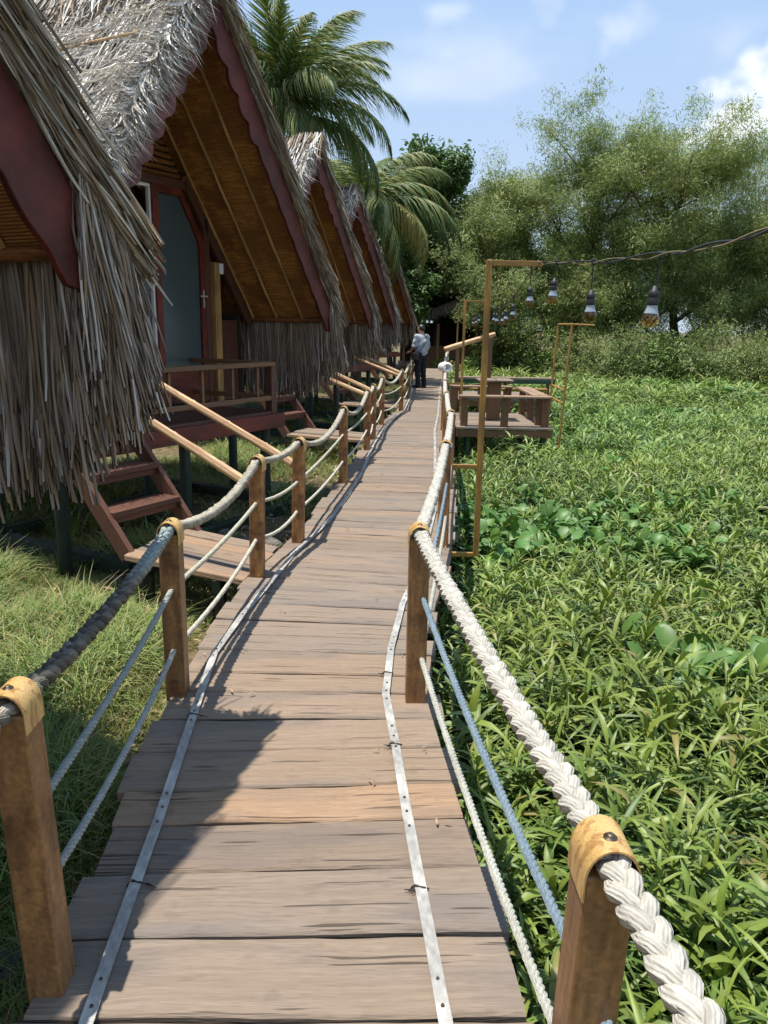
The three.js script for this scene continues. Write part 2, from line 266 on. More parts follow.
{
  const r = rngOf(11); let d = -1.2, i = 0;
  const known = [1.53, 1.79, 2.06, 2.30, 2.505, 2.76, 3.0, 3.25, 3.44, 3.70];
  const lineAt = (s) => {                                          // where a seam crosses both edges
    const c = (leftEdge(s) + rightEdge(s)) / 2, t = Math.tan(heading(s)) * 0.9; let l = s, q = s;
    for (let k = 0; k < 4; k++) { l = s + (c - leftEdge(l)) * t; q = s - (rightEdge(q) - c) * t; } return [l, q];
  };
  let a = d;
  while (a < WALK_END) {
    const next = known.find((k) => k > a + 0.08), w = a >= 1.3 && next && next - a < 0.4 ? next - a : 0.17 + 0.1 * r(), b = a + w;
    const gap = (r() < 0.25 ? 0.012 : 0.006), [l0, r0] = lineAt(a + gap / 2), [l1, r1] = lineAt(b - gap / 2), ol = (r() - 0.35) * 0.05, or = (r() - 0.4) * 0.05;
    const L = (q) => leftEdge(q) - ol, R = (q) => rightEdge(q) + or, tj = (r() - 0.5) * 0.012;
    const light = Math.abs(a - 2.30) < 0.05;
    const g = plankGeo([L(l0), l0 + tj], [R(r0), r0 - tj], [L(l1), l1 + tj], [R(r1), r1 - tj], (r() - 0.5) * 0.009, 0.045, 500 + i, a < 8 ? 16 : 6, a < 8 ? (r() < 0.3 ? 0.016 : 0.008) : 0.005);
    const m = part(i ? `plank_${String(i).padStart(3, '0')}` : 'plank', g, light ? M.plankNew : M.planks[Math.floor(r() * 5)], boardwalk);
    if (light) m.userData.label = 'paler, newer tan plank';
    a = b; i++;
  }
  // bearers, cross beams and legs under the deck
  for (const [f, off] of [[leftEdge, 0.2], [rightEdge, -0.2]]) { const list = []; for (let q = -1; q < WALK_END - 1; q += 2) list.push(beam(P(f(q) + off, -0.12, q), P(f(q + 2) + off, -0.12, q + 2), 0.06, 0.13)); part('bearer', join(list), M.darkgreen, boardwalk); }
  for (let q = 0.1; q < WALK_END; q += 1.75) {
    part('cross_beam', beam(P(leftEdge(q) - 0.06, -0.24, q), P(rightEdge(q) - 0.02, -0.24, q), 0.1, 0.1), M.greenpaint, boardwalk);
    for (const x of [leftEdge(q) + 0.12, rightEdge(q) - 0.14]) part('stilt', beam(P(x, -1.1, q), P(x, -0.29, q), 0.09, 0.09, 0.004, V(1, 0, 0)), M.darkgreen, boardwalk);
  }
  // galvanised strips screwed along the deck, a little bent at each fixing
  const strip = (pts) => {
    const r2 = rngOf(31), nodes = pts.map(([x, q]) => [x, q]), half = 0.0175, list = [], screws = [];
    for (let k = 0; k < nodes.length - 1; k++) {
      const [x0, d0] = nodes[k], [x1, d1] = nodes[k + 1], n = Math.max(2, Math.ceil((d1 - d0) / 0.25)), pos = [], uv = [], idx = [];
      for (let j = 0; j <= n; j++) { const t = j / n, x = lerp(x0, x1, t), q = lerp(d0, d1, t) + (j === n ? 0.012 : 0), y = 0.012 + 0.0035 * r2() + (k % 2 ? 0.0015 : 0); for (const s of [-1, 1]) for (const h of [0, 1]) { pos.push(x + s * half, y + h * 0.003, -q); uv.push(s * half * 2, q); } }
      for (let j = 0; j < n; j++) { const o = j * 4; for (const [a2, b2, c2, e2] of [[1, 3, 7, 5], [0, 4, 6, 2], [0, 1, 5, 4], [2, 6, 7, 3]]) idx.push(o + a2, o + b2, o + c2, o + a2, o + c2, o + e2); }
      idx.push(0, 2, 3, 0, 3, 1); const o = n * 4; idx.push(o, o + 1, o + 3, o, o + 3, o + 2);
      const g = new THREE.BufferGeometry(); g.setAttribute('position', new THREE.Float32BufferAttribute(pos, 3)); g.setAttribute('uv', new THREE.Float32BufferAttribute(uv, 2)); g.setIndex(idx); list.push(toCreasedNormals(g, 0.5));
      if (d0 < 9) for (const e of [0.04, 0.12, d1 - d0 - 0.04]) if (e < d1 - d0) screws.push([lerp(x0, x1, e / (d1 - d0)), d0 + e]);
    }
    const s = part('metal_strip', join(list), M.galv, boardwalk);
    for (const [x, q] of screws) part('screw', new THREE.CylinderGeometry(0.004, 0.0055, 0.005, 8).translate(x, 0.0195, -q), M.screw, s);
  };
  const L = [[-0.66, 0.4]], R = [[0.23, 0.3]];
  L.push([-0.692, 1.5], [-0.745, 2.3], [-0.80, 2.98], [-0.85, 3.63], [-0.80, 4.2], [-0.752, 4.55], [-0.655, 5.4], [-0.48, 6.3], [-0.36, 7.4], [-0.258, 8.6], [-0.2, 10], [-0.10, 11.6], [0.08, 13.4], [0.36, 15.3], [0.56, 18], [0.76, 22], [1.1, 27], [1.34, 30.5]);
  R.push([0.17, 1.52], [0.10, 2.3], [0.06, 2.8], [0.022, 3.2], [0.05, 3.74], [0.125, 4.4], [0.29, 5.4], [0.46, 6.8], [0.56, 8.4], [0.65, 9.85], [0.79, 12.3], [1.0, 14.7], [1.2, 17.5], [1.5, 21.5], [1.9, 26], [2.2, 30.5]);
  strip(L); strip(R);
  // loops of binding wire across the strips
  for (const [x, q, s] of [[-0.722, 1.97, 1], [-0.80, 2.99, 1], [0.125, 1.97, -1], [0.06, 2.78, -1], [0.03, 3.43, -1], [-0.752, 4.55, 1]])
    part('binding_wire', join([0, 1, 2].map((k) => wireTube([P(x - 0.028, 0.006, q + 0.004 * k - 0.004), P(x - 0.016, 0.019, q + 0.005 * k), P(x + 0.016, 0.0195, q - 0.003 * k), P(x + 0.03, 0.012, q + 0.003 * k), P(x + s * 0.045 + 0.01 * k, 0.018, q - 0.01 - 0.006 * k)], 0.0016, 12, 5))), M.wire, boardwalk);
}

// ------------------------------------------------------------------ rail posts with a bent steel saddle on top
const postGeoCache = {};
function railPost(x, d, turn, hgt, style, label, seed, lean = 0) {
  const g = thing('rail_post', label, 'post', 'posts of the rope railing'); g.position.set(x, 0, -d); g.rotation.set(0, turn, lean);
  const r = rngOf(seed), w = 0.088, dp = 0.09, hb = hgt - 0.055, mat = style === 'steel' ? M.postSteel : M.postWood;
  const key = style + hgt; let geo = postGeoCache[key];
  if (!geo) {
    const body = norm(new RoundedBoxGeometry(w, hb + 0.02, dp, 2, style === 'steel' ? 0.006 : 0.01)).translate(0, (hb - 0.02) / 2, 0);
    uvAlong(body, 'y', 0.6, 0.6);
    const n = 14, R = w / 2 + 0.0035, pos = [], uv = [], idx = [], t = 0.0035, half = dp / 2 + 0.004;    // saddle: sheet bent over the rope, flaps down both sides
    const prof = []; prof.push([-R, -0.045]); for (let i = 0; i <= n; i++) { const a = Math.PI - Math.PI * i / n; prof.push([Math.cos(a) * R, Math.sin(a) * 0.056]); } prof.push([R, -0.045]);
    prof.forEach(([px, py], i) => { const nx = px / R, k = 1 - t / R; for (const s of [-1, 1]) for (const q of [0, 1]) { pos.push(q ? px * k : px, hb + (q && py > 0 ? py - t : py), s * half); uv.push(i / 14, s * 0.4 + 0.5 + q * 0.1); } });
    const m = prof.length; for (let i = 0; i < m - 1; i++) { const o = i * 4; for (const [a, b, c, e] of [[0, 2, 6, 4], [1, 5, 7, 3], [0, 4, 5, 1], [2, 3, 7, 6]]) idx.push(o + a, o + b, o + c, o + a, o + c, o + e); }
    const sg = new THREE.BufferGeometry(); sg.setAttribute('position', new THREE.Float32BufferAttribute(pos, 3)); sg.setAttribute('uv', new THREE.Float32BufferAttribute(uv, 2)); sg.setIndex(idx);
    geo = postGeoCache[key] = [body, toCreasedNormals(sg, 0.6), new THREE.LatheGeometry([[0, 0.006], [0.004, 0.0065], [0.0075, 0.004], [0.0085, 0], [0.012, 0], [0.012, -0.003]].map((p) => new THREE.Vector2(...p)), 12).translate(0, hb + 0.0565, 0.012)];
  }
  part('post', geo[0], mat, g); const c = part('saddle', geo[1], M.cap, g); part('screw', geo[2], M.screw, c);
  return g;
}
const ord = ['first', 'second', 'third', 'fourth', 'fifth', 'sixth', 'seventh', 'eighth', 'ninth', 'tenth', 'eleventh', 'twelfth', 'thirteenth'];
const leftPosts = [[-0.825, 1.62, -0.032], [-0.925, 3.215, 0.0], [-0.845, 4.93, 0.02], [-0.665, 5.77, 0.02], [-0.445, 8.11, 0], [-0.25, 10.37, 0], [-0.185, 11.31, 0], [-0.07, 13.08, 0], [0.30, 15.33, 0], [0.52, 18.2, 0], [0.73, 22.6, 0], [0.98, 26, 0], [1.22, 29.5, 0]];
const rightPosts = [[0.365, 1.14, 0.03], [0.155, 3.2, 0], [0.455, 5.72, 0], [0.67, 7.9, 0], [0.80, 10.2, 0], [0.945, 12.55, 0], [1.15, 15.3, 0], [1.37, 18.4, 0], [1.68, 22.4, 0], [1.98, 26, 0], [2.3, 29.5, 0]];
leftPosts.forEach(([x, d, lean], i) => railPost(x, d, -heading(d) * 0.7, i ? 0.815 : 0.83, i < 2 ? 'steel' : i % 3 === 0 ? 'wood' : 'wood', [`tall brown metal rail post at the left edge of the walkway, nearest the camera`, `brown rail post where the dirty grey rope meets clean rope, second on the left`][i] ?? `brown wooden post of the left rope rail, ${ord[i]} from the camera`, 900 + i, -lean));
rightPosts.forEach(([x, d, lean], i) => railPost(x, d, -heading(d) * 0.7, 0.82, i < 2 ? 'steel' : 'wood', [`brown post with worn yellow saddle at the bottom right, nearest the camera`, `brown post standing on the right deck edge, second of the right rail`][i] ?? `brown post of the right rope rail over the green field, ${ord[i]} from the camera`, 950 + i, -lean));

// ------------------------------------------------------------------ ropes
function ropeLine(nodes, sag, ahead) {                             // nodes: [x, y, d]; hangs between them
  const pts = []; for (let i = 0; i < nodes.length - 1; i++) {
    const a = nodes[i], b = nodes[i + 1], s = typeof sag === 'function' ? sag(i) : sag, n = Math.max(6, Math.ceil(Math.hypot(b[0] - a[0], b[2] - a[2]) / 0.12));
    for (let k = i ? 1 : 0; k <= n; k++) { const t = k / n, dip = s * 4 * t * (1 - t); pts.push(P(lerp(a[0], b[0], t) + (ahead ? ahead(i, t) : 0), lerp(a[1], b[1], t) - dip, lerp(a[2], b[2], t))); }
  }
  return pts;
}
// strands laid along a line: braid = three plaited strands, twist = three strands in a helix
function ropeGeo(pts, { braid, a, b, r, period, color }) {
  const cum = [0]; for (let i = 1; i < pts.length; i++) cum.push(cum[i - 1] + pts[i].distanceTo(pts[i - 1]));
  const L = cum[cum.length - 1], frame = []; let s = 0, seg = 0; const tmp = V(0, 0, 0);
  while (s < L) {
    while (seg < pts.length - 2 && cum[seg + 1] < s) seg++;
    const t = (s - cum[seg]) / (cum[seg + 1] - cum[seg]), p = pts[seg].clone().lerp(pts[seg + 1], t), near = -p.z;
    const i0 = Math.max(0, seg - 1), i1 = Math.min(pts.length - 1, seg + 2), tan = pts[i1].clone().sub(pts[i0]).normalize();
    const side = V(0, 1, 0).cross(tan).normalize(), up = tan.clone().cross(side); frame.push([p, side, up, s, near]);
    s += period / (near < 6 ? 14 : near < 11 ? 8 : 5);
  }
  const pos = [], uv = [], col = [], idx = []; let base = 0;
  for (let k = 0; k < 3; k++) {
    const ctr = frame.map(([p, side, up, q]) => {
      const th = q / period * 2 * Math.PI + k * 2 * Math.PI / 3, wob = (vnoise(q * 9, k * 7.7) - 0.5) * r * 0.5;
      return braid ? p.clone().addScaledVector(side, a * Math.sin(th) + wob).addScaledVector(up, b * Math.sin(2 * th)) : p.clone().addScaledVector(side, a * Math.cos(th)).addScaledVector(up, a * Math.sin(th));
    });
    const ring = (near) => 7, N = 7;
    ctr.forEach((c, i) => {
      const tan = ctr[Math.min(i + 1, ctr.length - 1)].clone().sub(ctr[Math.max(i - 1, 0)]).normalize(), side = V(0, 1, 0).cross(tan).normalize(), up = tan.clone().cross(side), q = frame[i][3];
      const rr = r * (0.9 + 0.25 * vnoise(q * 23, k * 3.1)), cc = color(q, -c.z, k);
      for (let j = 0; j <= N; j++) { const an = j / N * 2 * Math.PI; tmp.copy(c).addScaledVector(side, Math.cos(an) * rr).addScaledVector(up, Math.sin(an) * rr); pos.push(tmp.x, tmp.y, tmp.z); uv.push(q / (r * 16), j / N); col.push(...cc); }
    });
    for (let i = 0; i < ctr.length - 1; i++) for (let j = 0; j < N; j++) { const o = base + i * (N + 1) + j; idx.push(o, o + 1, o + N + 1, o + 1, o + N + 2, o + N + 1); }
    base += ctr.length * (N + 1);
  }
  const g = new THREE.BufferGeometry(); g.setAttribute('position', new THREE.Float32BufferAttribute(pos, 3)); g.setAttribute('uv', new THREE.Float32BufferAttribute(uv, 2)); g.setAttribute('color', new THREE.Float32BufferAttribute(col, 3)); g.setIndex(idx); g.computeVertexNormals();
  return g;
}
const lin = (r, g, b) => { const c = C(r, g, b); return [c.r, c.g, c.b]; };
const mixc = (a, b, t) => a.map((x, i) => lerp(x, b[i], t));
{
  const saddle = 0.785, top = (list) => list.map(([x, d, lean]) => [x + 0.78 * lean, saddle, d]);
  const clean = lin(204, 198, 187), dirt = lin(74, 68, 62), grime = lin(150, 142, 130), bluish = lin(150, 166, 168), cream = lin(204, 196, 178), blue = lin(128, 148, 164);
  const grey = (n) => (q, d, k) => { const v = vnoise(q * 14, k * 5 + n, 0, 0, 3), w = fbm(q * 2.2 + n, k, 0, 0, 4, 3); return [v, w]; };
  const n1 = grey(3);
  const LP = [[-1.25, 0.77, -0.9], ...top(leftPosts)], RP = [[0.62, 0.78, -0.6], ...top(rightPosts)];
  const sagL = (i) => [0.05, 0.045, 0.1, 0.05, 0.14, 0.15, 0.05, 0.12, 0.16, 0.12, 0.15][i] ?? 0.12, sagR = (i) => [0.04, 0.03, 0.05, 0.07, 0.08, 0.1][i] ?? 0.12;
  const braid = { braid: true, a: 0.0148, b: 0.009, r: 0.0138, period: 0.12 };
  solo('thick_rope', ropeGeo(ropeLine(LP, sagL), { ...braid, color: (q, d, k) => {
    const [v, w] = n1(q, d, k), soot = step(1.5, 2.2, d) * step(2.9, 2.6, d) * 1.0 + step(2.3, 1.6, d) * 0.6, bl = step(2.5, 2.95, d) * step(3.35, 3.15, d);
    return mixc(mixc(mixc(cream, grime, 0.5 * w + 0.35 * v * (d < 7 ? 1 : 0.5)), dirt, clamp(soot * (0.75 + 1.2 * (w - 0.4)) + 0.1 * v)), bluish, bl * 0.8); } }), M.rope, 'thick braided rope along the left posts, grimy near the camera', 'rope');
  solo('thick_rope', ropeGeo(ropeLine(RP, sagR), { ...braid, a: 0.0155, b: 0.0095, r: 0.0172, period: 0.14, color: (q, d, k) => { const [v, w] = n1(q + 60, d, k); return mixc(mixc(clean, grime, 0.3 * w + 0.25 * v), [0.6, 0.58, 0.55], 0.2); } }), M.rope, 'thick white braided rope along the right posts above the field', 'rope');
  const thin = { braid: false, a: 0.0058, r: 0.0068, period: 0.062 };
  const at = (list, y, off = 0) => list.map(([x, d, lean], i) => [x + off + y * lean, y + 0.02 * Math.sin(i * 2.3 + y * 9), d]);
  const sagT = (s) => (i) => s * (0.7 + 0.6 * hash(i, 5)) * (i > 4 ? 1.8 : 1);
  const kinds = [
    [[...at(leftPosts, 0.5)], 0.03, (q, d) => mixc(lin(176, 182, 178), lin(214, 210, 190), step(2.9, 3.4, d)), 'upper thin grey twisted rope through the left posts'],
    [[...at(leftPosts, 0.25)], 0.05, (q, d) => mixc(lin(184, 188, 184), lin(222, 216, 200), step(2.9, 3.4, d)), 'lower thin pale twisted rope through the left posts'],
    [[[0.64, 0.5, -0.6], ...at(rightPosts, 0.49, 0.02)], 0.05, (q, d) => mixc(blue, lin(164, 178, 188), 0.35 * vnoise(q * 6, 3)), 'thin blue twisted rope through the right posts'],
    [[[0.64, 0.24, -0.6], ...at(rightPosts, 0.235, 0.02)], 0.05, (q, d) => mixc(lin(204, 204, 194), lin(170, 166, 152), 0.5 * vnoise(q * 5, 8)), 'lowest thin white twisted rope through the right posts'],
  ];
  for (const [nodes, s, color, label] of kinds) solo('thin_rope', ropeGeo(ropeLine(nodes, sagT(s)), { ...thin, color }), M.rope, label, 'rope');
}

// ------------------------------------------------------------------ thatched A-frame huts
const HA = 4.51, HE = 1.67, HW = 2.01, HL = 4.2, SL = Math.hypot(HW, HA - HE), SC = HW / SL, SS = (HA - HE) / SL;
const onSlope = (s, v, off, z) => V(s * (v * SC + off * SS), HA - v * SS + off * SC, z);   // s: -1 near slope, 1 far slope; v: metres down from the ridge; off: above the rafters
const inside = (y, off = 0.09) => (HA - off / SC - y) * SC / SS;
function leafStrip(seed, wilt, curl, tip = 0) {                    // one dry palm leaflet, 1 m long hanging down -y, 1 m wide, folded along its rib
  const r = rngOf(seed), n = 8, pos = [], col = [], idx = [], bend = (r() - 0.5) * wilt, bend2 = (r() - 0.3) * curl, sx = (r() - 0.5) * 4, ph = r() * 6, wv = (r() - 0.5) * 2.2;
  for (let i = 0; i <= n; i++) {
    const t = i / n, w = 0.5 * Math.min(1, 0.5 + t * 2.2) * Math.pow(1 - t, 0.7) + 0.015, z = bend * t * t + bend2 * t ** 4 + 0.012 * Math.sin(ph + t * 7) * t, x = sx * t * t + wv * Math.sin(ph + 5 * t) * t + tip * 5 * t ** 3, tw = (r() - 0.5) * 0.5, c = 0.86 + 0.28 * r();
    const y = -(t - Math.abs(tip) * 0.12 * t ** 3);
    pos.push(x - w, y, z + 0.012 + tw * 0.01, x, y, z, x + w, y, z + 0.012 - tw * 0.01); for (const k of [0.92, 1.06, 0.9]) col.push(c * k, c * k, c * k);
  }
  for (let i = 0; i < n; i++) for (const k of [0, 1]) { const o = i * 3 + k; idx.push(o, o + 3, o + 1, o + 1, o + 3, o + 4); }
  const g = new THREE.BufferGeometry(); g.setAttribute('position', new THREE.Float32BufferAttribute(pos, 3)); g.setAttribute('color', new THREE.Float32BufferAttribute(col, 3)); g.setIndex(idx); g.computeVertexNormals(); return g;
}
const strips = [leafStrip(1, 0.1, 0), leafStrip(2, 0.2, 0.1, 0.3), leafStrip(3, 0.3, 0.3, -0.6), leafStrip(4, 0.3, -0.25, 0.8), leafStrip(5, 0.15, 0.45, -0.9), leafStrip(6, 0.5, 0.6, 1)];
const thatchTones = [[172, 165, 155], [192, 187, 178], [142, 130, 115], [154, 134, 108], [118, 106, 92], [205, 200, 190], [128, 110, 88], [226, 222, 215]].map((c) => lin(...c));
const leafTones = thatchTones.map((c) => phys({ vertexColors: true, roughness: 0.8, side: THREE.DoubleSide, color: new THREE.Color().setRGB(...c) }));
function strandMatrix(p, dir, nrm, len, wid, roll) {
  const y = dir.clone().normalize().negate(); let z = nrm.clone().addScaledVector(y, -nrm.dot(y)).normalize(); const x = y.clone().cross(z);
  if (roll) { const c = Math.cos(roll), s = Math.sin(roll), x2 = x.clone().multiplyScalar(c).addScaledVector(z, s); z = z.multiplyScalar(c).addScaledVector(x, -s); x.copy(x2); }
  return new THREE.Matrix4().makeBasis(x.multiplyScalar(wid), y.multiplyScalar(len), z.multiplyScalar(len)).setPosition(p);
}
function thatchStuff(hut, list, singles) {                         // list: [matrix, tone, variant]
  list.slice(0, singles).forEach(([m, tone, k], i) => { const o = part(i ? `thatch_leaf_${String(i).padStart(3, '0')}` : 'thatch_leaf', strips[k], leafTones[tone], hut); m.decompose(o.position, o.quaternion, o.scale); });
  strips.forEach((g, k) => {
    const mine = list.slice(singles).filter((q) => q[2] === k); if (!mine.length) return;
    const im = new THREE.InstancedMesh(g, M.thatch, mine.length); im.name = 'thatch_strands'; im.userData.kind = 'stuff'; im.castShadow = im.receiveShadow = true;
    const c = new THREE.Color(); mine.forEach(([m, tone, , f], i) => { im.setMatrixAt(i, m); const t = thatchTones[tone]; im.setColorAt(i, c.setRGB(t[0] * f, t[1] * f, t[2] * f)); }); hut.add(im);
  });
}
function makeHut(label, x, d, lift, seed, n, singles, full) {
  const hut = thing('thatched_hut', label, 'hut', 'thatched huts beside the boardwalk'); hut.position.set(x, lift, -d); hut.rotation.y = THREE.MathUtils.degToRad(61);
  const r = rngOf(seed), gs = (a) => (r() + r() + r() - 1.5) * a * 1.15;
  // roof core, matting under it, rafter poles, bargeboards
  const sh = new THREE.Shape([[0, HA + 0.13 / SC], [1, 3.40, 0.12], [1, 3.46, 0.0], [0, HA], [-1, 3.46, 0.0], [-1, 3.40, 0.12]].map((q) => { if (q.length === 2) return new THREE.Vector2(...q); const p = onSlope(q[0], q[1], q[2], 0); return new THREE.Vector2(p.x, p.y); }));
  const core = norm(new THREE.ExtrudeGeometry(sh, { depth: HL, bevelEnabled: false })).translate(0, 0, -HL); part('thatch_roof', core, M.thatchCore, hut);
  for (const s of [-1, 1]) {
    const pos = [], uv = [], idx = [], z0 = -HL + 0.06, z1 = -0.04;
    for (const [v, off] of [[0.1, -0.03], [3.43, -0.03], [3.43, -0.05], [0.1, -0.05]]) for (const z of [z0, z1]) { const p = onSlope(s, v, off, z); pos.push(p.x, p.y, p.z); uv.push(z / 1.2 + s, v / 1.2); }
    for (const [a, b, c, e] of [[0, 1, 3, 2], [4, 5, 7, 6], [2, 3, 5, 4], [6, 7, 1, 0]]) idx.push(a, b, c, a, c, e);
    const g = new THREE.BufferGeometry(); g.setAttribute('position', new THREE.Float32BufferAttribute(pos, 3)); g.setAttribute('uv', new THREE.Float32BufferAttribute(uv, 2)); g.setIndex(idx); part('ceiling_mat', toCreasedNormals(g, 0.4), M.mat, hut);
    for (const z of full ? [-0.4, -0.78, -1.14, -1.9, -2.7, -3.5] : [-0.4, -0.78, -1.14]) part('rafter_pole', pole(onSlope(s, 0.12, -0.068, z), onSlope(s, 3.42, -0.068, z + 0.02 * s), 0.019, 0.016, 0.4, 8, Math.floor(seed + z * 50)), M.bamboo, hut);
    part('eave_pole', pole(onSlope(s, 3.40, -0.075, -HL + 0.05), onSlope(s, 3.40, -0.075, -0.05), 0.028, 0.026, 0.5, 8, seed + 4), M.bambooDark, hut);
    const b = [[0, HA + 0.03 / SC]], add = (v, off) => { const p = onSlope(s, v, off, 0); b.push([p.x, p.y]); };
    add(SL, 0.03); add(SL + 0.03, -0.14); const v0 = 0.24 * SS / SC;
    for (let v = SL - 0.02; v > v0; v -= 0.0227) add(v, -0.165 - (v < (s < 0 ? 2.6 : 1.3) ? 0.055 : 0.014) * Math.abs(Math.sin(Math.PI * (v - v0) / 0.25)) );
    b.push([0, HA - 0.17 / SC]);
    part('bargeboard', norm(new THREE.ExtrudeGeometry(new THREE.Shape(b.map((q) => new THREE.Vector2(q[0] + s * 0.001, q[1]))), { depth: 0.028, bevelEnabled: true, bevelSize: 0.003, bevelThickness: 0.003, bevelSegments: 1 })).translate(0, 0, -0.024), s < 0 ? M.bargeboardFaded : M.bargeboard, hut);
  }
  // thatch
  const list = [], out = (s) => V(s * SS, SC, 0), down = (s) => V(s * SC, -SS, 0), tone = (a = 0) => Math.floor(r() * 7);
  const put = (p, dir, nrm, len, wid, roll, kinds, tones) => list.push([strandMatrix(p, dir, nrm, len, wid, roll), tones ? tones[Math.floor(r() * tones.length)] : tone(), kinds[Math.floor(r() * kinds.length)], 0.75 + 0.5 * r()]);
  const fineW = n > 9000 ? 0.5 : 0.9;
  const verge = (s) => {                                           // leaf ends along the gable edge
    const v = -0.12 + r() * 3.5, off = s > 0 ? 0.055 + r() * 0.10 : 0.07 + r() * 0.13, mess = s < 0 ? 1 : 0;
    const dir = down(s).addScaledVector(out(s), gs(0.045) + 0.02).add(V(0, -0.3 * mess * r(), gs(0.06) + 0.2 * mess * r()));
    const len = Math.min(s < 0 ? 0.16 + 0.3 * r() : mess ? 0.15 + 0.2 * r() : 0.35 + 0.55 * r(), 3.5 - v + 0.14 * r());
    put(onSlope(s, v, off, -0.04 + r() * (s < 0 ? 0.1 : 0.09)), dir, V(s * 0.3, 0.3, 0.9), Math.max(0.12, len), (0.02 + 0.028 * r()) * (s < 0 ? 1.1 : fineW), gs(1.1), s < 0 ? [2, 3, 4, 5, 5] : [0, 0, 1, 1, 0], s < 0 ? [0, 1, 5, 5, 7, 2] : null);
  };
  const curtain = (s) => {
    const z = 0.06 - Math.pow(r(), 0.9) * (HL + 0.05), f = step(-0.7, 0.05, z), y0 = HE + 0.02 + r() * 0.3, layer = r();
    const bottom = lerp(0.74, 1.0, f * f) + 0.2 * r() * r() + (r() < 0.06 ? -0.1 : 0);
    const start = onSlope(s, 3.30 + 0.12 * r(), 0.02 + 0.1 * layer, z); start.y = Math.min(start.y, y0 + 0.1);
    put(start, V(s * (0.06 * layer * f + gs(0.04)), -1, gs(0.09) + 0.06 * f * r()), V(s, 0.1, 0.2), (start.y - bottom) * (0.72 + 0.33 * r()), (0.016 + 0.022 * r()) * fineW, gs(0.9), [0, 1, 1, 2, 3], [0, 2, 3, 4, 4, 6, 6]);
  };
  const corner = (s) => {                                          // leaves swept forward and down at the front eave corner
    const v = 3.2 + r() * 0.26, start = onSlope(s, v, 0.05 + 0.1 * r(), -0.12 + r() * 0.16);
    put(start, V(s * (0.08 + gs(0.13)), -1, 0.0 + gs(0.1)), V(s * 0.4, 0.2, 0.9), Math.min(0.3 + 0.4 * r(), start.y - 1.02), (0.018 + 0.024 * r()) * fineW, gs(0.9), [0, 1, 1]);
  };
  for (let i = 0; i < singles; i++) (i % 3 === 0 ? curtain : i % 3 === 1 ? verge : corner)(1);
  for (let i = 0; i < n * 0.14; i++) { verge(1); }
  for (let i = 0; i < n * 0.085; i++) { verge(-1); }
  for (let i = 0; i < n * 0.06; i++) { corner(1); if (i % 2) corner(-1); }
  for (let i = 0; i < n * 0.26; i++) { curtain(1); if (i % 2) curtain(-1); }
  for (const s of [-1, 1]) for (let i = 0; i < n * (s < 0 ? 0.24 : 0.06); i++) { // leaves laid down the slope
    const v = -0.1 + r() * 3.2, z = 0.05 - r() * (HL + 0.12);
    put(onSlope(s, v, 0.125 + 0.04 * r(), z), down(s).addScaledVector(out(s), 0.015 + gs(0.03)).add(V(0, 0, gs(0.1))), out(s), 0.4 + 0.5 * r(), (0.018 + 0.024 * r()), gs(0.5), s < 0 ? [0, 1, 2, 4] : [0, 0, 1], [1, 1, 5, 5, 7, 7, 0]);
  }
  for (let i = 0; i < n * 0.04; i++) {                             // straight ribs standing proud of the near slope
    const z = -0.25 - Math.floor(r() * 56) * 0.07 + gs(0.008), v = Math.floor(r() * 5) * 0.62 + gs(0.1); put(onSlope(-1, v, 0.165, z), down(-1).add(V(0, 0, gs(0.02))), out(-1), 0.7 + 0.2 * r(), 0.026, 0, [0], [5, 7, 7]);
  }
  for (let i = 0; i < n * 0.08; i++) { const s = r() < 0.6 ? -1 : 1; put(V(gs(0.08), HA + 0.24 + r() * 0.05, 0.12 - r() * (HL + 0.2)), down(s).add(V(0, -0.1, gs(0.25))), out(s), 0.35 + 0.4 * r(), 0.02 + 0.025 * r(), gs(0.8), [1, 1, 2, 3]); }
  thatchStuff(hut, list, singles);
  if (full) part('roof_batten', pole(onSlope(-1, 0.72, 0.2, -0.3), onSlope(-1, 0.70, 0.2, -3.4), 0.013, 0.017, 0, 7, 3), M.bambooPale, hut);
  // body: floor, walls, front with door and window
  const FL = 0.72, wz = -1.2;
  for (let k = 0; k < 7; k++) part('floor_board', box(2.86, 0.03, 0.164, -0.56, FL - 0.015, -0.085 - k * 0.17, 0.004), M.redwood, hut);
  part('room_floor', box(3.5, 0.06, HL + wz - 0.1, 0, FL - 0.03, (wz - HL) / 2 + 0.02), M.redwood, hut);
  part('front_beam', box(2.98, 0.15, 0.06, -0.56, FL - 0.1, 0.03), M.redpaint, hut);
  part('side_beam', box(0.06, 0.15, 1.16, 0.9, FL - 0.1, -0.6), M.redpaint, hut);
  const rail = (name, w, h, dp, X, y, z) => part(name, box(w, h, dp, X, y, z, 0.005), M.brownwood, hut);
  if (full || seed === 3003) {
    rail('top_rail', 1.96, 0.045, 0.1, -0.16, 1.225, -0.02); rail('lower_rail', 1.86, 0.05, 0.05, -0.16, 0.865, -0.02);
    for (const X of [-0.72, -0.28, 0.16, 0.56]) rail('baluster', 0.035, 0.31, 0.03, X, 1.046, -0.02);
    for (const X of [-1.12, 0.82]) part('rail_newel', box(0.09, 0.6, 0.09, X, 0.9, -0.04), M.redwood, hut);
    rail('side_rail', 0.09, 0.045, 1.1, 0.84, 1.225, -0.62); rail('side_lower_rail', 0.05, 0.05, 1.08, 0.84, 0.865, -0.62);
    part('porch_post', box(0.09, 0.5, 0.09, -1.93, 0.97, -0.06), M.redwood, hut);
  }
  for (const s of [-1, 1]) part('side_wall', box(0.05, 1.05, HL + wz - 0.1, s * 1.76, 1.22, (wz - HL) / 2 + 0.02), M.dark, hut);
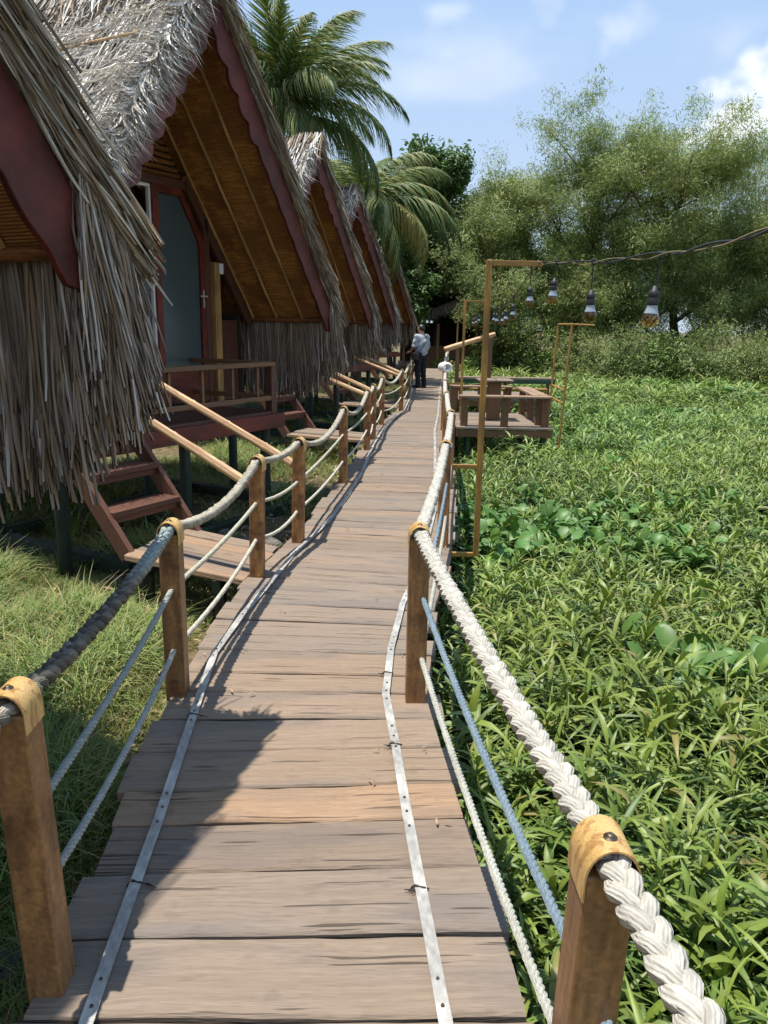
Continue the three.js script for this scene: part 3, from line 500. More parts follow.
  const tri = (z, mat, name, y0, off) => { const g = norm(new THREE.ExtrudeGeometry(new THREE.Shape([[-inside(y0, off), y0], [inside(y0, off), y0], [0, HA - off / SC]].map((q) => new THREE.Vector2(...q))), { depth: 0.03, bevelEnabled: false })).translate(0, 0, z); return part(name, g, mat, hut); };
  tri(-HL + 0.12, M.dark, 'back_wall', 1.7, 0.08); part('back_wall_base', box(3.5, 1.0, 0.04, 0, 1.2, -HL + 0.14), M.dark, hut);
  // gable panel of bamboo slats above the lintel
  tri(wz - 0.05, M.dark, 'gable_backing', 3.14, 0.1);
  for (let y = 3.16; y < 4.2; y += 0.062) { const w = inside(y + 0.03, 0.12); part('gable_slat', pole(V(-w, y, wz - 0.005), V(w, y, wz - 0.005), 0.028, 0.027, 0.7, 7, Math.floor(y * 100)), M.bambooDark, hut); }
  part('lintel', box(2 * inside(3.12, 0.11), 0.09, 0.1, 0, 3.08, wz + 0.01), M.redwood, hut);
  for (const s of [-1, 1]) { const a = onSlope(s, 1.55, -0.125, wz + 0.03), b = onSlope(s, 3.42, -0.125, wz + 0.03); part('gable_trim', beam(a, b, 0.06, 0.1, 0.004, V(0, 0, 1).cross(b.clone().sub(a)).normalize()), M.redwood, hut); }
  if (full) {
    // window: white frame, pane, pleated curtain
    const win = part('window', join([box(1.08, 0.035, 0.05, -0.21, 3.015, wz), box(1.08, 0.035, 0.05, -0.21, 0.95, wz), box(0.03, 2.03, 0.05, -0.735, 1.98, wz), box(0.03, 2.03, 0.05, 0.315, 1.98, wz), box(0.024, 2.03, 0.04, -0.22, 1.98, wz - 0.004)]), M.white, hut);
    part('pane', new THREE.PlaneGeometry(1.03, 2.03).translate(-0.21, 1.98, wz - 0.002), M.pane, win);
    const cur = (x0, x1) => { const g = new THREE.PlaneGeometry(x1 - x0, 2.0, 60, 6), p = g.attributes.position; for (let i = 0; i < p.count; i++) p.setZ(i, 0.022 * Math.sin(p.getX(i) * 62 + 0.6 * Math.sin(p.getY(i) * 2)) + 0.008 * Math.sin(p.getX(i) * 23)); g.computeVertexNormals(); return g.translate((x0 + x1) / 2, 1.98, wz - 0.12); };
    part('curtain', cur(-0.72, 0.12), M.curtain, win);
    // trapezoid door of frosted glass
    const dsh = (o) => [[0.4 - o, 0.74], [0.4 - o, 2.96 + o], [0.72 + o * 0.5, 2.96 + o], [1.0 + o, 2.50 + o * 0.5], [1.0 + o, 0.74]].map((q) => new THREE.Vector2(...q));
    const fs = new THREE.Shape(dsh(0.075)); fs.holes.push(new THREE.Path(dsh(0.0)));
    const door = part('door', norm(new THREE.ExtrudeGeometry(fs, { depth: 0.05, bevelEnabled: true, bevelSize: 0.004, bevelThickness: 0.004, bevelSegments: 1 })).translate(0, 0, wz), M.redpaint, hut);
    part('frosted_pane', norm(new THREE.ExtrudeGeometry(new THREE.Shape(dsh(0.003)), { depth: 0.012, bevelEnabled: false })).translate(0, 0, wz + 0.012), M.frosted, door);
    part('door_base_panel', box(0.6, 0.36, 0.03, 0.7, 0.94, wz + 0.035), M.redpaint, door);
    part('handle', join([box(0.02, 0.2, 0.012, 1.035, 1.9, wz + 0.062), rod(V(1.035, 1.93, wz + 0.06), V(1.035, 1.93, wz + 0.11), 0.008), box(0.11, 0.018, 0.014, 0.985, 1.93, wz + 0.112)]), M.galv, door);
    part('door_jamb', box(0.08, 2.3, 0.09, 1.12, 1.87, wz + 0.015), M.redwood, hut);
    part('wall_post', box(0.1, 1.6, 0.1, 1.26, 1.52, wz + 0.03), M.bamboo, hut);
    part('wall_panel', box(0.38, 0.95, 0.03, 1.5, 1.2, wz - 0.02), M.redwood, hut);
    part('switch_box', box(0.055, 0.12, 0.035, 1.3, 2.25, wz + 0.1, 0.008), M.white, hut);
    part('sill_panel', box(1.1, 0.2, 0.04, -0.21, 0.83, wz), M.redpaint, hut);
    for (const X of [-0.8]) part('window_jamb', box(0.09, 2.3, 0.09, X, 1.87, wz), M.redwood, hut);
    part('wall_panel', box(0.95, 2.0, 0.03, -1.33, 1.72, wz - 0.03), M.redwood, hut);
  } else part('front_wall', box(3.4, 2.3, 0.04, 0, 1.88, wz - 0.03), M.redwood, hut);
  // green stilts and ground frame
  for (const [X, z] of [[-1.9, -0.1], [-0.45, -0.12], [0.8, -0.12], [-1.65, -1.3], [0.2, -1.3], [1.65, -1.3], [-1.65, -3.9], [1.65, -3.9]]) part('stilt', rod(V(X, -0.55 - lift, z), V(X, 0.58, z), 0.055, 12), M.darkgreen, hut);
  for (const [a, b] of [[[-1.66, -2.2], [-1.66, 0.42]], [[-1.6, 0.18], [1.0, 0.18]], [[1.05, -2.2], [1.05, 0.24]], [[-1.6, -1.45], [1.0, -1.45]], [[-0.3, -1.38], [-0.3, 0.12]]]) part('ground_beam', beam(V(a[0], -0.33 - lift, a[1]), V(b[0], -0.33 - lift, b[1]), 0.1, 0.12), M.darkgreen, hut);
  return hut;
}
makeHut('nearest thatched hut, only its red bargeboard and hanging thatch showing at the left edge', -0.989 - HW * 0.4848 - 0.0, 2.8 - HW * 0.8746, 0.18, 3001, 34000, 240, false);
const hutSpots = [[-1.61, 7.67], [-1.24, 14.1], [-0.74, 18.9], [0.0, 27.6]];
makeHut('large thatched hut with frosted door, curtained window and scalloped red bargeboards', ...hutSpots[0], 0, 3002, 30000, 240, true);
makeHut('middle thatched hut below the palm, third from the camera', ...hutSpots[1], 0, 3003, 7000, 0, false);
makeHut('smaller-looking thatched hut behind the middle one, fourth from the camera', ...hutSpots[2], 0, 3004, 4500, 0, false);
makeHut('farthest thatched hut, mostly behind palm fronds by the man', ...hutSpots[3], 0, 3005, 3000, 0, false);

// ------------------------------------------------------------------ steps, foot bridges and bamboo handrails of each hut
const hutPoint = (k, x, y, z) => { const [hx, hd] = hutSpots[k], a = THREE.MathUtils.degToRad(61), c = Math.cos(a), s = Math.sin(a); return P(hx + c * x + s * z, y, hd + s * x - c * z); };
['hut with the frosted door', 'middle hut', 'fourth hut', 'farthest hut'].forEach((who, k) => {
  const st = thing('hut_steps', `short reddish wooden steps up to the porch of the ${who}`, 'steps', 'porch steps of the huts');
  const base = hutPoint(k, -1.7, 0, 0.7); st.position.copy(base); st.rotation.y = THREE.MathUtils.degToRad(61);
  for (const s of [-1, 1]) part('stringer', beam(V(s * 0.36, -0.06, 0.12), V(s * 0.36, 0.74, -0.56), 0.05, 0.13, 0.005), M.redwood, st);
  part('tread', box(0.7, 0.045, 0.24, 0, 0.235, -0.14), M.redwood, st); part('tread', box(0.7, 0.045, 0.24, 0, 0.495, -0.36), M.redwood, st);
  part('riser', box(0.66, 0.05, 0.03, 0, 0.185, -0.06), M.redwood, st); part('riser', box(0.66, 0.05, 0.03, 0, 0.445, -0.28), M.redwood, st);
  if (k > 2) return;
  // bridge: planks running from the steps to the boardwalk
  const br = thing('foot_bridge', `small plank bridge from the boardwalk to the steps of the ${who}`, 'bridge', 'plank bridges to the huts');
  const dd = hutSpots[k][1] - hutSpots[0][1], w0 = 4.86 + dd, w1 = 5.66 + dd, far = (t) => { const p = hutPoint(k, -1.3 - 0.85 * (1 - t), 0, 0.62 + 0.25 * (1 - t)); return [p.x, -p.z]; };
  for (let i = 0; i < 5; i++) {
    const t0 = i / 5 + 0.004, t1 = (i + 1) / 5 - 0.008, e = (t) => { const q = lerp(w0, w1, t); return [leftEdge(q) - 0.03 - 0.05 * ((i * 7) % 3) / 3, q]; };
    part('plank', plankGeo(far(t0), e(t0), far(t1), e(t1), -0.012 - 0.008 * (i % 2), 0.04, 800 + i + 20 * k, 8, 0.008), i === 0 || i === 3 ? M.plankNew : M.planks[(i + k) % 5], br);
  }
  for (const t of [0.15, 0.8]) { const a = far(0.05), b = far(0.95); const m = (u) => P(lerp(lerp(a[0], leftEdge(w0) - 0.05, t), lerp(b[0], leftEdge(w1) - 0.05, t), u), -0.11, lerp(lerp(a[1], w0, t), lerp(b[1], w1, t), u)); part('bearer', beam(m(0), m(1), 0.06, 0.1), M.darkgreen, br); for (const u of [0.08, 0.92]) { const q = m(u); part('bridge_leg', beam(V(q.x, -0.6, q.z), V(q.x, -0.16, q.z), 0.07, 0.07, 0.004, V(1, 0, 0)), M.darkgreen, br); } }
  const pA = k === 0 ? P(-0.9, 0.62, 4.96) : P(leftEdge(w0) + 0.03, 0.62, w0 + 0.1), pB = k === 0 ? P(-0.70, 0.61, 5.78) : P(leftEdge(w1) + 0.03, 0.62, w1 + 0.1);
  for (const [p, x, y, z, nm] of [[pA, -2.03, 1.09, 0.79, 'nearer'], [pB, -1.25, 1.17, 0.35, 'farther']]) {
    const q = hutPoint(k, x, y, z), e = q.clone().sub(p).multiplyScalar(1.2).add(p);
    solo('bamboo_handrail', pole(p, e, 0.034, 0.027, 0.42, 10, 60 + k * 7 + (nm === 'nearer' ? 1 : 2)), M.bambooPale, `${nm} slanting bamboo handrail of the steps to the ${who}`, 'handrail', 'bamboo handrails of the bridges');
  }
});

// ------------------------------------------------------------------ yellow steel light frames and festoon lights
function lightFrame(x, d, armX, postX, label, top = 2.1) {
  const f = thing('light_gantry', label, 'light frame', 'yellow steel frames of the festoon lights'); f.position.set(x, 0, -d);
  part('upright', box(0.042, top + 0.04, 0.042, 0, (top - 0.04) / 2, 0, 0.004), M.frame, f);
  part('arm', box(armX - 0.021, 0.036, 0.036, 0.021 + (armX - 0.021) / 2, top - 0.02, 0, 0.003), M.frame, f);
  for (const y of [-0.03, 0.645]) part('bracket', box(postX - 0.025, 0.032, 0.032, -0.021 - (postX - 0.025) / 2, y, 0.001, 0.003), M.frame, f);
  return f;
}
lightFrame(0.70, 5.6, 0.37, 0.21, 'yellow steel light frame standing in the field beside the right rail');
lightFrame(1.36, 14.0, 0.35, 0.28, 'smaller-looking yellow light frame behind the picnic table');
lightFrame(2.0, 22.5, 0.35, 0.26, 'farthest yellow light frame, right of the man');
lightFrame(0.66, -0.5, 0.37, 0.2, 'yellow light frame behind the viewer');
{
  const arms = [P(1.03, 2.1, -0.5), P(1.05, 2.085, 5.6), P(1.69, 2.085, 14.0), P(2.33, 2.085, 22.5)];
  const runs = [
    [arms[0], P(0.95, 1.955, 1.0), P(0.935, 1.895, 2.0), P(0.95, 1.893, 2.45), P(0.99, 1.92, 3.0), P(0.97, 1.955, 3.8), P(0.985, 2.02, 4.7), arms[1]],
    [arms[1], P(1.1, 2.04, 6.3), P(1.26, 1.95, 8), P(1.45, 1.90, 10), P(1.61, 1.93, 12), arms[2]],
    [arms[2], P(1.85, 1.95, 16), P(2.0, 1.9, 18.3), P(2.2, 1.96, 20.5), arms[3]],
  ];
  const names = ['nearest span of twisted cable leading out of the picture at the right', 'sagging cable span between the first and second yellow frames', 'far cable span beyond the second yellow frame'];
  runs.forEach((pts, i) => {
    const t = thing('light_cable', names[i], 'cable', 'festoon light cables'), c = new THREE.CatmullRomCurve3(pts), n = i ? 60 : 160, a = [], b = [];
    for (let k = 0; k <= n; k++) { const q = c.getPoint(k / n), an = k * 0.22; a.push(q.clone().add(V(0.007 * Math.cos(an), 0.007 * Math.sin(an), 0))); b.push(q.clone().add(V(-0.006 * Math.cos(an), -0.006 * Math.sin(an) - 0.003 + 0.004 * Math.sin(k * 0.31), 0))); }
    part('black_cable', wireTube(a, 0.0042, n * 2, 6), M.cable, t); part('tan_cable', wireTube(b, 0.003, n * 2, 6), M.cableTan, t);
  });
  const L = (pts, s = 16) => new THREE.LatheGeometry(pts.map((p) => new THREE.Vector2(...p)), s);
  const socket = L([[0, 0], [0.008, -0.002], [0.012, -0.016], [0.021, -0.02], [0.0215, -0.036], [0.0185, -0.039], [0.0185, -0.044], [0.0215, -0.047], [0.0215, -0.064], [0.0205, -0.07], [0, -0.07]]);
  const neck = L([[0.019, -0.066], [0.0195, -0.078], [0.024, -0.092], [0.0275, -0.1], [0.026, -0.1], [0.022, -0.092], [0.017, -0.078], [0.017, -0.066]]);
  const glass = L([[0.0275, -0.1], [0.0302, -0.108], [0.031, -0.118], [0.030, -0.128], [0.0265, -0.138], [0.02, -0.1455], [0.0105, -0.1495], [0, -0.1505]], 20);
  const core = L([[0, -0.09], [0.009, -0.092], [0.009, -0.112], [0, -0.114]], 8);
  const bulb = (top, drop, sc, label, fine = true) => {
    const b = thing('festoon_bulb', label, 'bulb', 'bulbs of the festoon lights'); b.position.copy(top).add(V(0, -drop, 0)); b.scale.setScalar(sc);
    part('drop_wire', rod(V(0, 0.0, 0), V(0.004, drop / sc, 0), 0.0035, 6), M.cable, b); part('clip', box(0.02, 0.026, 0.016, 0.004, drop / sc, 0, 0.003), M.cable, b);
    part('socket', socket, M.socket, b); part('neck', neck, M.bulbNeck, b);
    if (fine) part('core', core, M.bulbNeck, b);
    part('glass', glass, M.bulbGlass, b); b.rotation.z = (top.x * 37 % 1 - 0.5) * 0.12;
  };
  bulb(P(1.0, 1.92, 3.0), 0.11, 1.02, 'nearest hanging light bulb with black socket, at the far right');
  bulb(P(0.965, 1.955, 3.8), 0.125, 1.02, 'second hanging light bulb from the right');
  bulb(P(0.975, 2.02, 4.7), 0.085, 1.02, 'third hanging light bulb, just right of the frame arm');
  bulb(P(1.02, 2.07, 5.75), 0.13, 1.02, 'fourth hanging light bulb, below the end of the frame arm');
  [[P(1.26, 1.95, 8), 'first'], [P(1.36, 1.918, 9.1), 'second'], [P(1.45, 1.90, 10), 'third'], [P(1.54, 1.91, 11.2), 'fourth'], [P(1.61, 1.93, 12), 'fifth'], [P(1.655, 1.99, 13), 'sixth']].forEach(([p, o]) => bulb(p, 0.07, 1.05, `small hanging bulb beyond the yellow frame, ${o} of the far span`, false));
  [[P(1.85, 1.95, 16), 'first'], [P(1.93, 1.92, 17.2), 'second'], [P(2.0, 1.9, 18.3), 'third'], [P(2.1, 1.92, 19.4), 'fourth']].forEach(([p, o]) => bulb(p, 0.07, 1.1, `tiny hanging bulb left of the second frame, ${o} of the farthest span`, false));
}

// ------------------------------------------------------------------ picnic deck on stilts with benches and table
function platform(x0, x1, d0, d1, label, seed) {
  const t = thing('picnic_deck', label, 'platform'); const r = rngOf(seed), n = 9;
  for (let i = 0; i < n; i++) { const a = lerp(d0, d1, i / n) + 0.006, b = lerp(d0, d1, (i + 1) / n) - 0.006; part('plank', plankGeo([x0, a], [x1 + 0.04 * r(), a], [x0, b], [x1 + 0.04 * r(), b], 0.0 + 0.004 * r(), 0.04, seed + i, 4, 0.004), M.planks[i % 5], t); }
  for (const d of [d0 + 0.05, d1 - 0.05]) part('edge_beam', beam(P(x0, -0.11, d), P(x1, -0.11, d), 0.06, 0.12), M.brownwood, t);
  for (const x of [x0 + 0.2, x1 - 0.12]) for (const d of [d0 + 0.16, d1 - 0.16]) part('stilt', rod(P(x, -1.05, d), P(x, -0.05, d), 0.055, 12), M.greenpaint, t);
  return t;
}
const deckTilt = -0.19;                                            // how much nearer the far-right side of the deck lies
platform(1.2, 2.82, 12.95, 15.4, 'picnic deck on green stilts standing over the field at the right', 4100);
{
  const bench = (label, x0, d0, x1, d1, w) => {
    const b = thing('bench', label, 'bench', 'benches of the picnic deck'), a = P(x0, 0, d0), e = P(x1, 0, d1), dir = e.clone().sub(a).normalize(), side = V(0, 1, 0).cross(dir); b.position.copy(a);
    const p = (t, s, y) => dir.clone().multiplyScalar(a.distanceTo(e) * t).addScaledVector(side, s).setY(y);
    for (const s of [-1, 1]) part('seat_board', beam(p(0, s * w / 4, 0.505), p(1, s * w / 4, 0.505), w / 2 - 0.008, 0.035), M.plankNew, b);
    for (const t of [0.06, 0.5, 0.94]) part('bench_leg', box(0.12, 0.48, 0.1, p(t, 0, 0).x, 0.245, p(t, 0, 0).z), M.brownwood, b);
  };
  bench('near bench along the front edge of the picnic deck', 1.24, 13.1, 2.8, 13.1, 0.24);
  bench('side bench along the right end of the picnic deck', 2.66, 13.3, 2.66, 15.2, 0.28);
  bench('rear bench along the back edge of the picnic deck', 1.26, 15.3, 2.48, 15.3, 0.24);
  const tb = thing('picnic_table', 'small wooden table in the middle of the picnic deck', 'table'); tb.position.set(1.96, 0, -14.1);
  for (let k = 0; k < 4; k++) part('table_board', box(0.62, 0.03, 0.14, 0, 0.715, -0.225 + k * 0.15), M.planks[(k + 2) % 5], tb);
  part('pedestal', box(0.22, 0.68, 0.24, 0, 0.35, 0), M.brownwood, tb); part('batten', box(0.06, 0.04, 0.56, -0.2, 0.68, 0), M.brownwood, tb); part('batten', box(0.06, 0.04, 0.56, 0.2, 0.68, 0), M.brownwood, tb);
  const fr = thing('deck_gantry', 'thin yellow tube frame at the right end of the picnic deck', 'light frame');
  for (const [x, d] of [[2.86, 12.6], [2.92, 13.9]]) part('upright', rod(P(x, -0.35, d), P(x + 0.08, 1.72, d), 0.018), M.frame, fr);
  part('top_bar', rod(P(2.94, 1.71, 12.6), P(3.0, 1.71, 13.9), 0.018), M.frame, fr); part('top_arm', rod(P(2.94, 1.71, 12.6), P(3.3, 1.7, 12.6), 0.015), M.frame, fr); part('rung', rod(P(2.9, 0.66, 12.6), P(2.96, 0.66, 13.9), 0.018), M.frame, fr); part('rung', rod(P(2.89, 0.45, 12.6), P(2.95, 0.45, 13.9), 0.018), M.frame, fr);
  const p2 = platform(1.66, 3.9, 18.2, 20.4, 'farther picnic deck with dark green edge behind the first one', 4200);
  part('fascia', box(2.3, 0.1, 0.05, 2.78, 0.42, -18.16), M.greenpaint, p2); part('seat_board', box(2.3, 0.035, 0.3, 2.78, 0.49, -18.3), M.planks[2], p2);
  for (const x of [1.75, 2.8, 3.8]) part('seat_leg', box(0.07, 0.46, 0.07, x, 0.235, -18.3), M.brownwood, p2);
  part('cross_rail', rod(P(1.5, 0.3, 17.4), P(3.6, 0.3, 17.4), 0.03), M.frame, p2);
  for (const x of [1.52, 3.58]) part('rail_leg', rod(P(x, -1.0, 17.4), P(x, 0.32, 17.4), 0.03), M.frame, p2);
}
// bamboo rail rising to the right at the far side
{
  const rl = thing('bamboo_rail', 'slanting bamboo rail on posts right of the man', 'rail');
  part('culm', pole(P(1.16, 1.20, 15.6), P(2.2, 1.5, 16.2), 0.055, 0.05, 0.45, 10, 5), M.bambooPale, rl);
  for (const [x, d, y] of [[1.42, 15.75, 1.24], [2.12, 16.14, 1.44]]) part('post', box(0.08, y + 0.9, 0.08, x, (y - 0.9) / 2, -d), M.brownwood, rl);
  part('cross_bar', beam(P(1.38, 0.42, 15.75), P(2.12, 0.5, 16.14), 0.05, 0.06), M.brownwood, rl);
}
solo('rope_coil', (() => { const list = []; for (let k = 0; k < 5; k++) { const pts = []; for (let i = 0; i < 14; i++) { const a = i / 14 * 2 * Math.PI; pts.push(P(1.15 + 0.02 * k - 0.05 + 0.075 * Math.cos(a), 0.87 + 0.07 * Math.sin(a) + 0.01 * (k % 2), 15.25 - 0.03 * k)); } list.push(norm(new THREE.TubeGeometry(new THREE.CatmullRomCurve3(pts, true), 32, 0.022, 7, true))); } return join(list); })(), M.white, 'white coil of spare rope on a post near the man', 'rope');

// ------------------------------------------------------------------ dark open pavilion closing the path
{
  const p = thing('pavilion', 'dark open-sided pavilion with low thatched roof at the end of the walkway', 'pavilion'); p.position.set(3.3, -0.2, -37);
  const prism = new THREE.Shape([[-2.9, 1.9], [0, 3.1], [2.9, 1.9], [2.9, 1.75], [0, 2.92], [-2.9, 1.75]].map((q) => new THREE.Vector2(...q)));
  part('roof', norm(new THREE.ExtrudeGeometry(prism, { depth: 5, bevelEnabled: false })).translate(0, 0, -5), M.thatchCore, p);
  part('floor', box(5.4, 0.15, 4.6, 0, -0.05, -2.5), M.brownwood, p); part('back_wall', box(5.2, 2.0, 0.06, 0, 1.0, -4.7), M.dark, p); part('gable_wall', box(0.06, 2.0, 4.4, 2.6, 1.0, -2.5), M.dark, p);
  for (const x of [-2.5, -0.9, 0.9, 2.5]) { part('column', box(0.12, 2.0, 0.12, x, 0.95, -0.2), M.brownwood, p); part('footing', box(0.14, 1.1, 0.14, x, -0.6, -0.2), M.darkgreen, p); }
  part('counter', box(3.6, 0.9, 0.5, 0.4, 0.45, -1.4), M.brownwood, p);
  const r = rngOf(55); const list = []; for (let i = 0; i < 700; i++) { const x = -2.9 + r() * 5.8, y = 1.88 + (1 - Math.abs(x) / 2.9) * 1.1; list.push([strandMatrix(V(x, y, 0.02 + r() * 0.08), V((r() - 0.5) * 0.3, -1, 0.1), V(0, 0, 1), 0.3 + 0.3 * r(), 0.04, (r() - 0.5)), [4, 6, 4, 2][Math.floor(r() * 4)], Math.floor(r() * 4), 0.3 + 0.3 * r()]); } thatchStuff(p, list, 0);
}

// ------------------------------------------------------------------ man in pale shirt on the boardwalk
{
  const man = thing('person', 'man in pale blue shirt and dark trousers standing on the boardwalk, leaning on the rail', 'person'); man.position.set(0.93, 0.005, -21.2); man.rotation.y = THREE.MathUtils.degToRad(180 + 42);
  const J = { // facing +z; x = his left
    head: [0, 1.53, 0.03], neck: [0, 1.40, 0], chest: [0, 1.22, 0], belly: [0, 1.03, 0.01], hip: [0, 0.93, 0], shL: [0.175, 1.345, -0.005], shR: [-0.175, 1.345, -0.005], elL: [0.235, 1.09, 0.05], elR: [-0.225, 1.08, -0.03], wrL: [0.17, 0.95, 0.25], wrR: [-0.2, 0.86, 0.09],
    hpL: [0.09, 0.9, 0], hpR: [-0.09, 0.9, 0], knL: [0.1, 0.48, 0.03], knR: [-0.1, 0.48, 0.02], anL: [0.105, 0.08, -0.02], anR: [-0.11, 0.08, -0.03], toL: [0.13, 0.035, 0.15], toR: [-0.14, 0.035, 0.14] };
  const cap = (p, a, b, ra, rb) => { const ax = b[0] - a[0], ay = b[1] - a[1], az = b[2] - a[2], px = p[0] - a[0], py = p[1] - a[1], pz = p[2] - a[2], t = clamp((px * ax + py * ay + pz * az) / (ax * ax + ay * ay + az * az + 1e-9)); return Math.hypot(px - ax * t, py - ay * t, pz - az * t) - lerp(ra, rb, t); };
  const smin = (a, b, k) => { const h = clamp(0.5 + 0.5 * (b - a) / k); return lerp(b, a, h) - k * h * (1 - h); };
  const mesh = (fn, c, half, res) => {
    const mc = new MarchingCubes(res, M.skin, false, false, 80000); mc.isolation = 0; let i = 0;
    for (let z = 0; z < res; z++) for (let y = 0; y < res; y++) for (let x = 0; x < res; x++) mc.field[i++] = -fn([c[0] + half[0] * ((x - res / 2) / (res / 2)), c[1] + half[1] * ((y - res / 2) / (res / 2)), c[2] + half[2] * ((z - res / 2) / (res / 2))]);
    mc.update(); const n = mc.count, g = new THREE.BufferGeometry(), p = new Float32Array(mc.positionArray.slice(0, n * 3));
    for (let k = 0; k < n; k++) for (let q = 0; q < 3; q++) p[3 * k + q] = c[q] + half[q] * p[3 * k + q];
    g.setAttribute('position', new THREE.BufferAttribute(p, 3)); g.computeVertexNormals(); return g;
  };
  const bones = (list, k) => (p) => list.reduce((d, [a, b, ra, rb]) => smin(d, cap(p, J[a] ?? a, J[b] ?? b, ra, rb), k), 9);
  const headFn = (p) => { let d = Math.hypot((p[0]) / 0.95, (p[1] - 1.565) / 1.16, (p[2] - 0.025) / 1.08) * 0.97 - 0.092; d = smin(d, cap(p, [0, 1.50, 0.07], [0, 1.47, 0.095], 0.045, 0.03), 0.04); d = smin(d, cap(p, [0, 1.56, 0.12], [0, 1.525, 0.14], 0.011, 0.017), 0.015); for (const s of [-1, 1]) { d = smin(d, cap(p, [s * 0.09, 1.57, 0.02], [s * 0.094, 1.53, 0.025], 0.016, 0.011), 0.012); d = Math.max(d, -cap(p, [s * 0.034, 1.567, 0.128], [s * 0.036, 1.567, 0.13], 0.013, 0.013)); } return d; };
  const hand = (w, dir) => { const [x, y, z] = w, f = (i, l) => [[x + 0.022 * (i - 1.5) * 1.0, y + dir[1] * 0.08, z + dir[2] * 0.08], [x + 0.022 * (i - 1.5), y + dir[1] * (0.08 + l) - 0.012, z + dir[2] * (0.08 + l)]]; const list = [[w, [x, y + dir[1] * 0.07, z + dir[2] * 0.07], 0.026, 0.034]]; [0.06, 0.075, 0.07, 0.055].forEach((l, i) => { const [a, b] = f(i, l); list.push([a, b, 0.0095, 0.0085]); }); list.push([[x + 0.02, y + dir[1] * 0.03, z + dir[2] * 0.03], [x + 0.055, y + dir[1] * 0.08, z + dir[2] * 0.09], 0.012, 0.009]); return list; };
  const hl = hand(J.wrL, [0, -0.25, 0.95]), hr = hand(J.wrR, [0, -0.9, 0.3]);
  const bodyFn = bones([['neck', 'head', 0.058, 0.06], ['neck', 'chest', 0.07, 0.12], ['chest', 'hip', 0.125, 0.125], ['shL', 'shR', 0.06, 0.06], ['shL', 'elL', 0.05, 0.04], ['shR', 'elR', 0.05, 0.04], ['elL', 'wrL', 0.04, 0.027], ['elR', 'wrR', 0.04, 0.027], ['hpL', 'knL', 0.085, 0.055], ['hpR', 'knR', 0.085, 0.055], ['knL', 'anL', 0.055, 0.035], ['knR', 'anR', 0.055, 0.035]], 0.04);
  const half = [0.38, 0.95, 0.34], ctr = [0, 0.86, 0.06];
  const body = join([mesh((p) => bodyFn(p), ctr, half, 64), mesh((p) => smin(headFn(p), cap(p, J.neck, J.head, 0.056, 0.05), 0.03), [0, 1.54, 0.02], [0.14, 0.17, 0.17], 64), mesh(bones(hl, 0.008), [0.17, 0.92, 0.33], [0.1, 0.1, 0.13], 44), mesh(bones(hr, 0.008), [-0.2, 0.79, 0.12], [0.1, 0.13, 0.1], 44)].map((g) => { g.setAttribute('uv', new THREE.BufferAttribute(new Float32Array(g.attributes.position.count * 2), 2)); return g; }));
  part('body', body, M.skin, man);
  const cloth = (fn) => { const g = mesh(fn, ctr, half, 72); g.setAttribute('uv', new THREE.BufferAttribute(new Float32Array(g.attributes.position.count * 2).map((_, i) => (i % 2 ? g.attributes.position.array[(i >> 1) * 3 + 1] : g.attributes.position.array[(i >> 1) * 3]) * 2), 2)); return g; };
  const shirtFn = bones([['chest', 'hip', 0.15, 0.152], [[0.1, 1.2, 0], [0.06, 0.95, 0], 0.115, 0.12], [[-0.1, 1.2, 0], [-0.06, 0.95, 0], 0.115, 0.12], ['shL', 'shR', 0.078, 0.078], ['shL', 'elL', 0.07, 0.066], ['shR', 'elR', 0.07, 0.066], ['neck', 'chest', 0.075, 0.12]], 0.05);
  part('shirt', cloth((p) => Math.max(shirtFn(p) + 0.006 * Math.sin(p[1] * 40 + p[0] * 20), p[1] - 1.425, 0.86 - p[1], Math.abs(p[0]) > 0.19 ? 1.08 - p[1] : -1)), M.shirt, man);
  const trFn = bones([['hpL', 'knL', 0.105, 0.078], ['hpR', 'knR', 0.105, 0.078], ['knL', 'anL', 0.078, 0.066], ['knR', 'anR', 0.078, 0.066], ['hpL', 'hpR', 0.125, 0.125], ['hip', 'belly', 0.13, 0.13]], 0.04);
  part('trousers', cloth((p) => Math.max(trFn(p) + 0.004 * Math.sin(p[1] * 55), p[1] - 0.965, 0.055 - p[1])), M.trousers, man);
  part('hair', mesh((p) => Math.max(headFn([p[0] * 0.93, (p[1] - 1.57) * 0.93 + 1.57, (p[2] - 0.02) * 0.93 + 0.02]), 1.6 - p[1] - 1.0 * (0.045 - p[2]) - 0.0, 1.47 - p[1], p[2] - 0.075 - (p[1] - 1.6) * 0.8), [0, 1.57, 0.02], [0.15, 0.15, 0.16], 56), M.hair, man);
  for (const s of ['L', 'R']) part('shoe', mesh(bones([[[J['an' + s][0], 0.05, -0.06], 'to' + s, 0.048, 0.038]], 0.02), [J['an' + s][0], 0.06, 0.04], [0.1, 0.1, 0.2], 36), M.black, man);
  const strap = []; for (let i = 0; i <= 12; i++) { const t = i / 12; strap.push(V(lerp(-0.15, 0.21, t), lerp(1.415, 0.93, t), -0.165 + 0.06 * Math.pow(2 * t - 1, 2) - (t < 0.1 ? -0.04 : 0))); }
  const bag = part('shoulder_bag', box(0.08, 0.2, 0.24, 0.25, 0.84, -0.02, 0.02), M.black, man); part('strap', wireTube(strap, 0.012, 30, 6), M.black, bag);
}

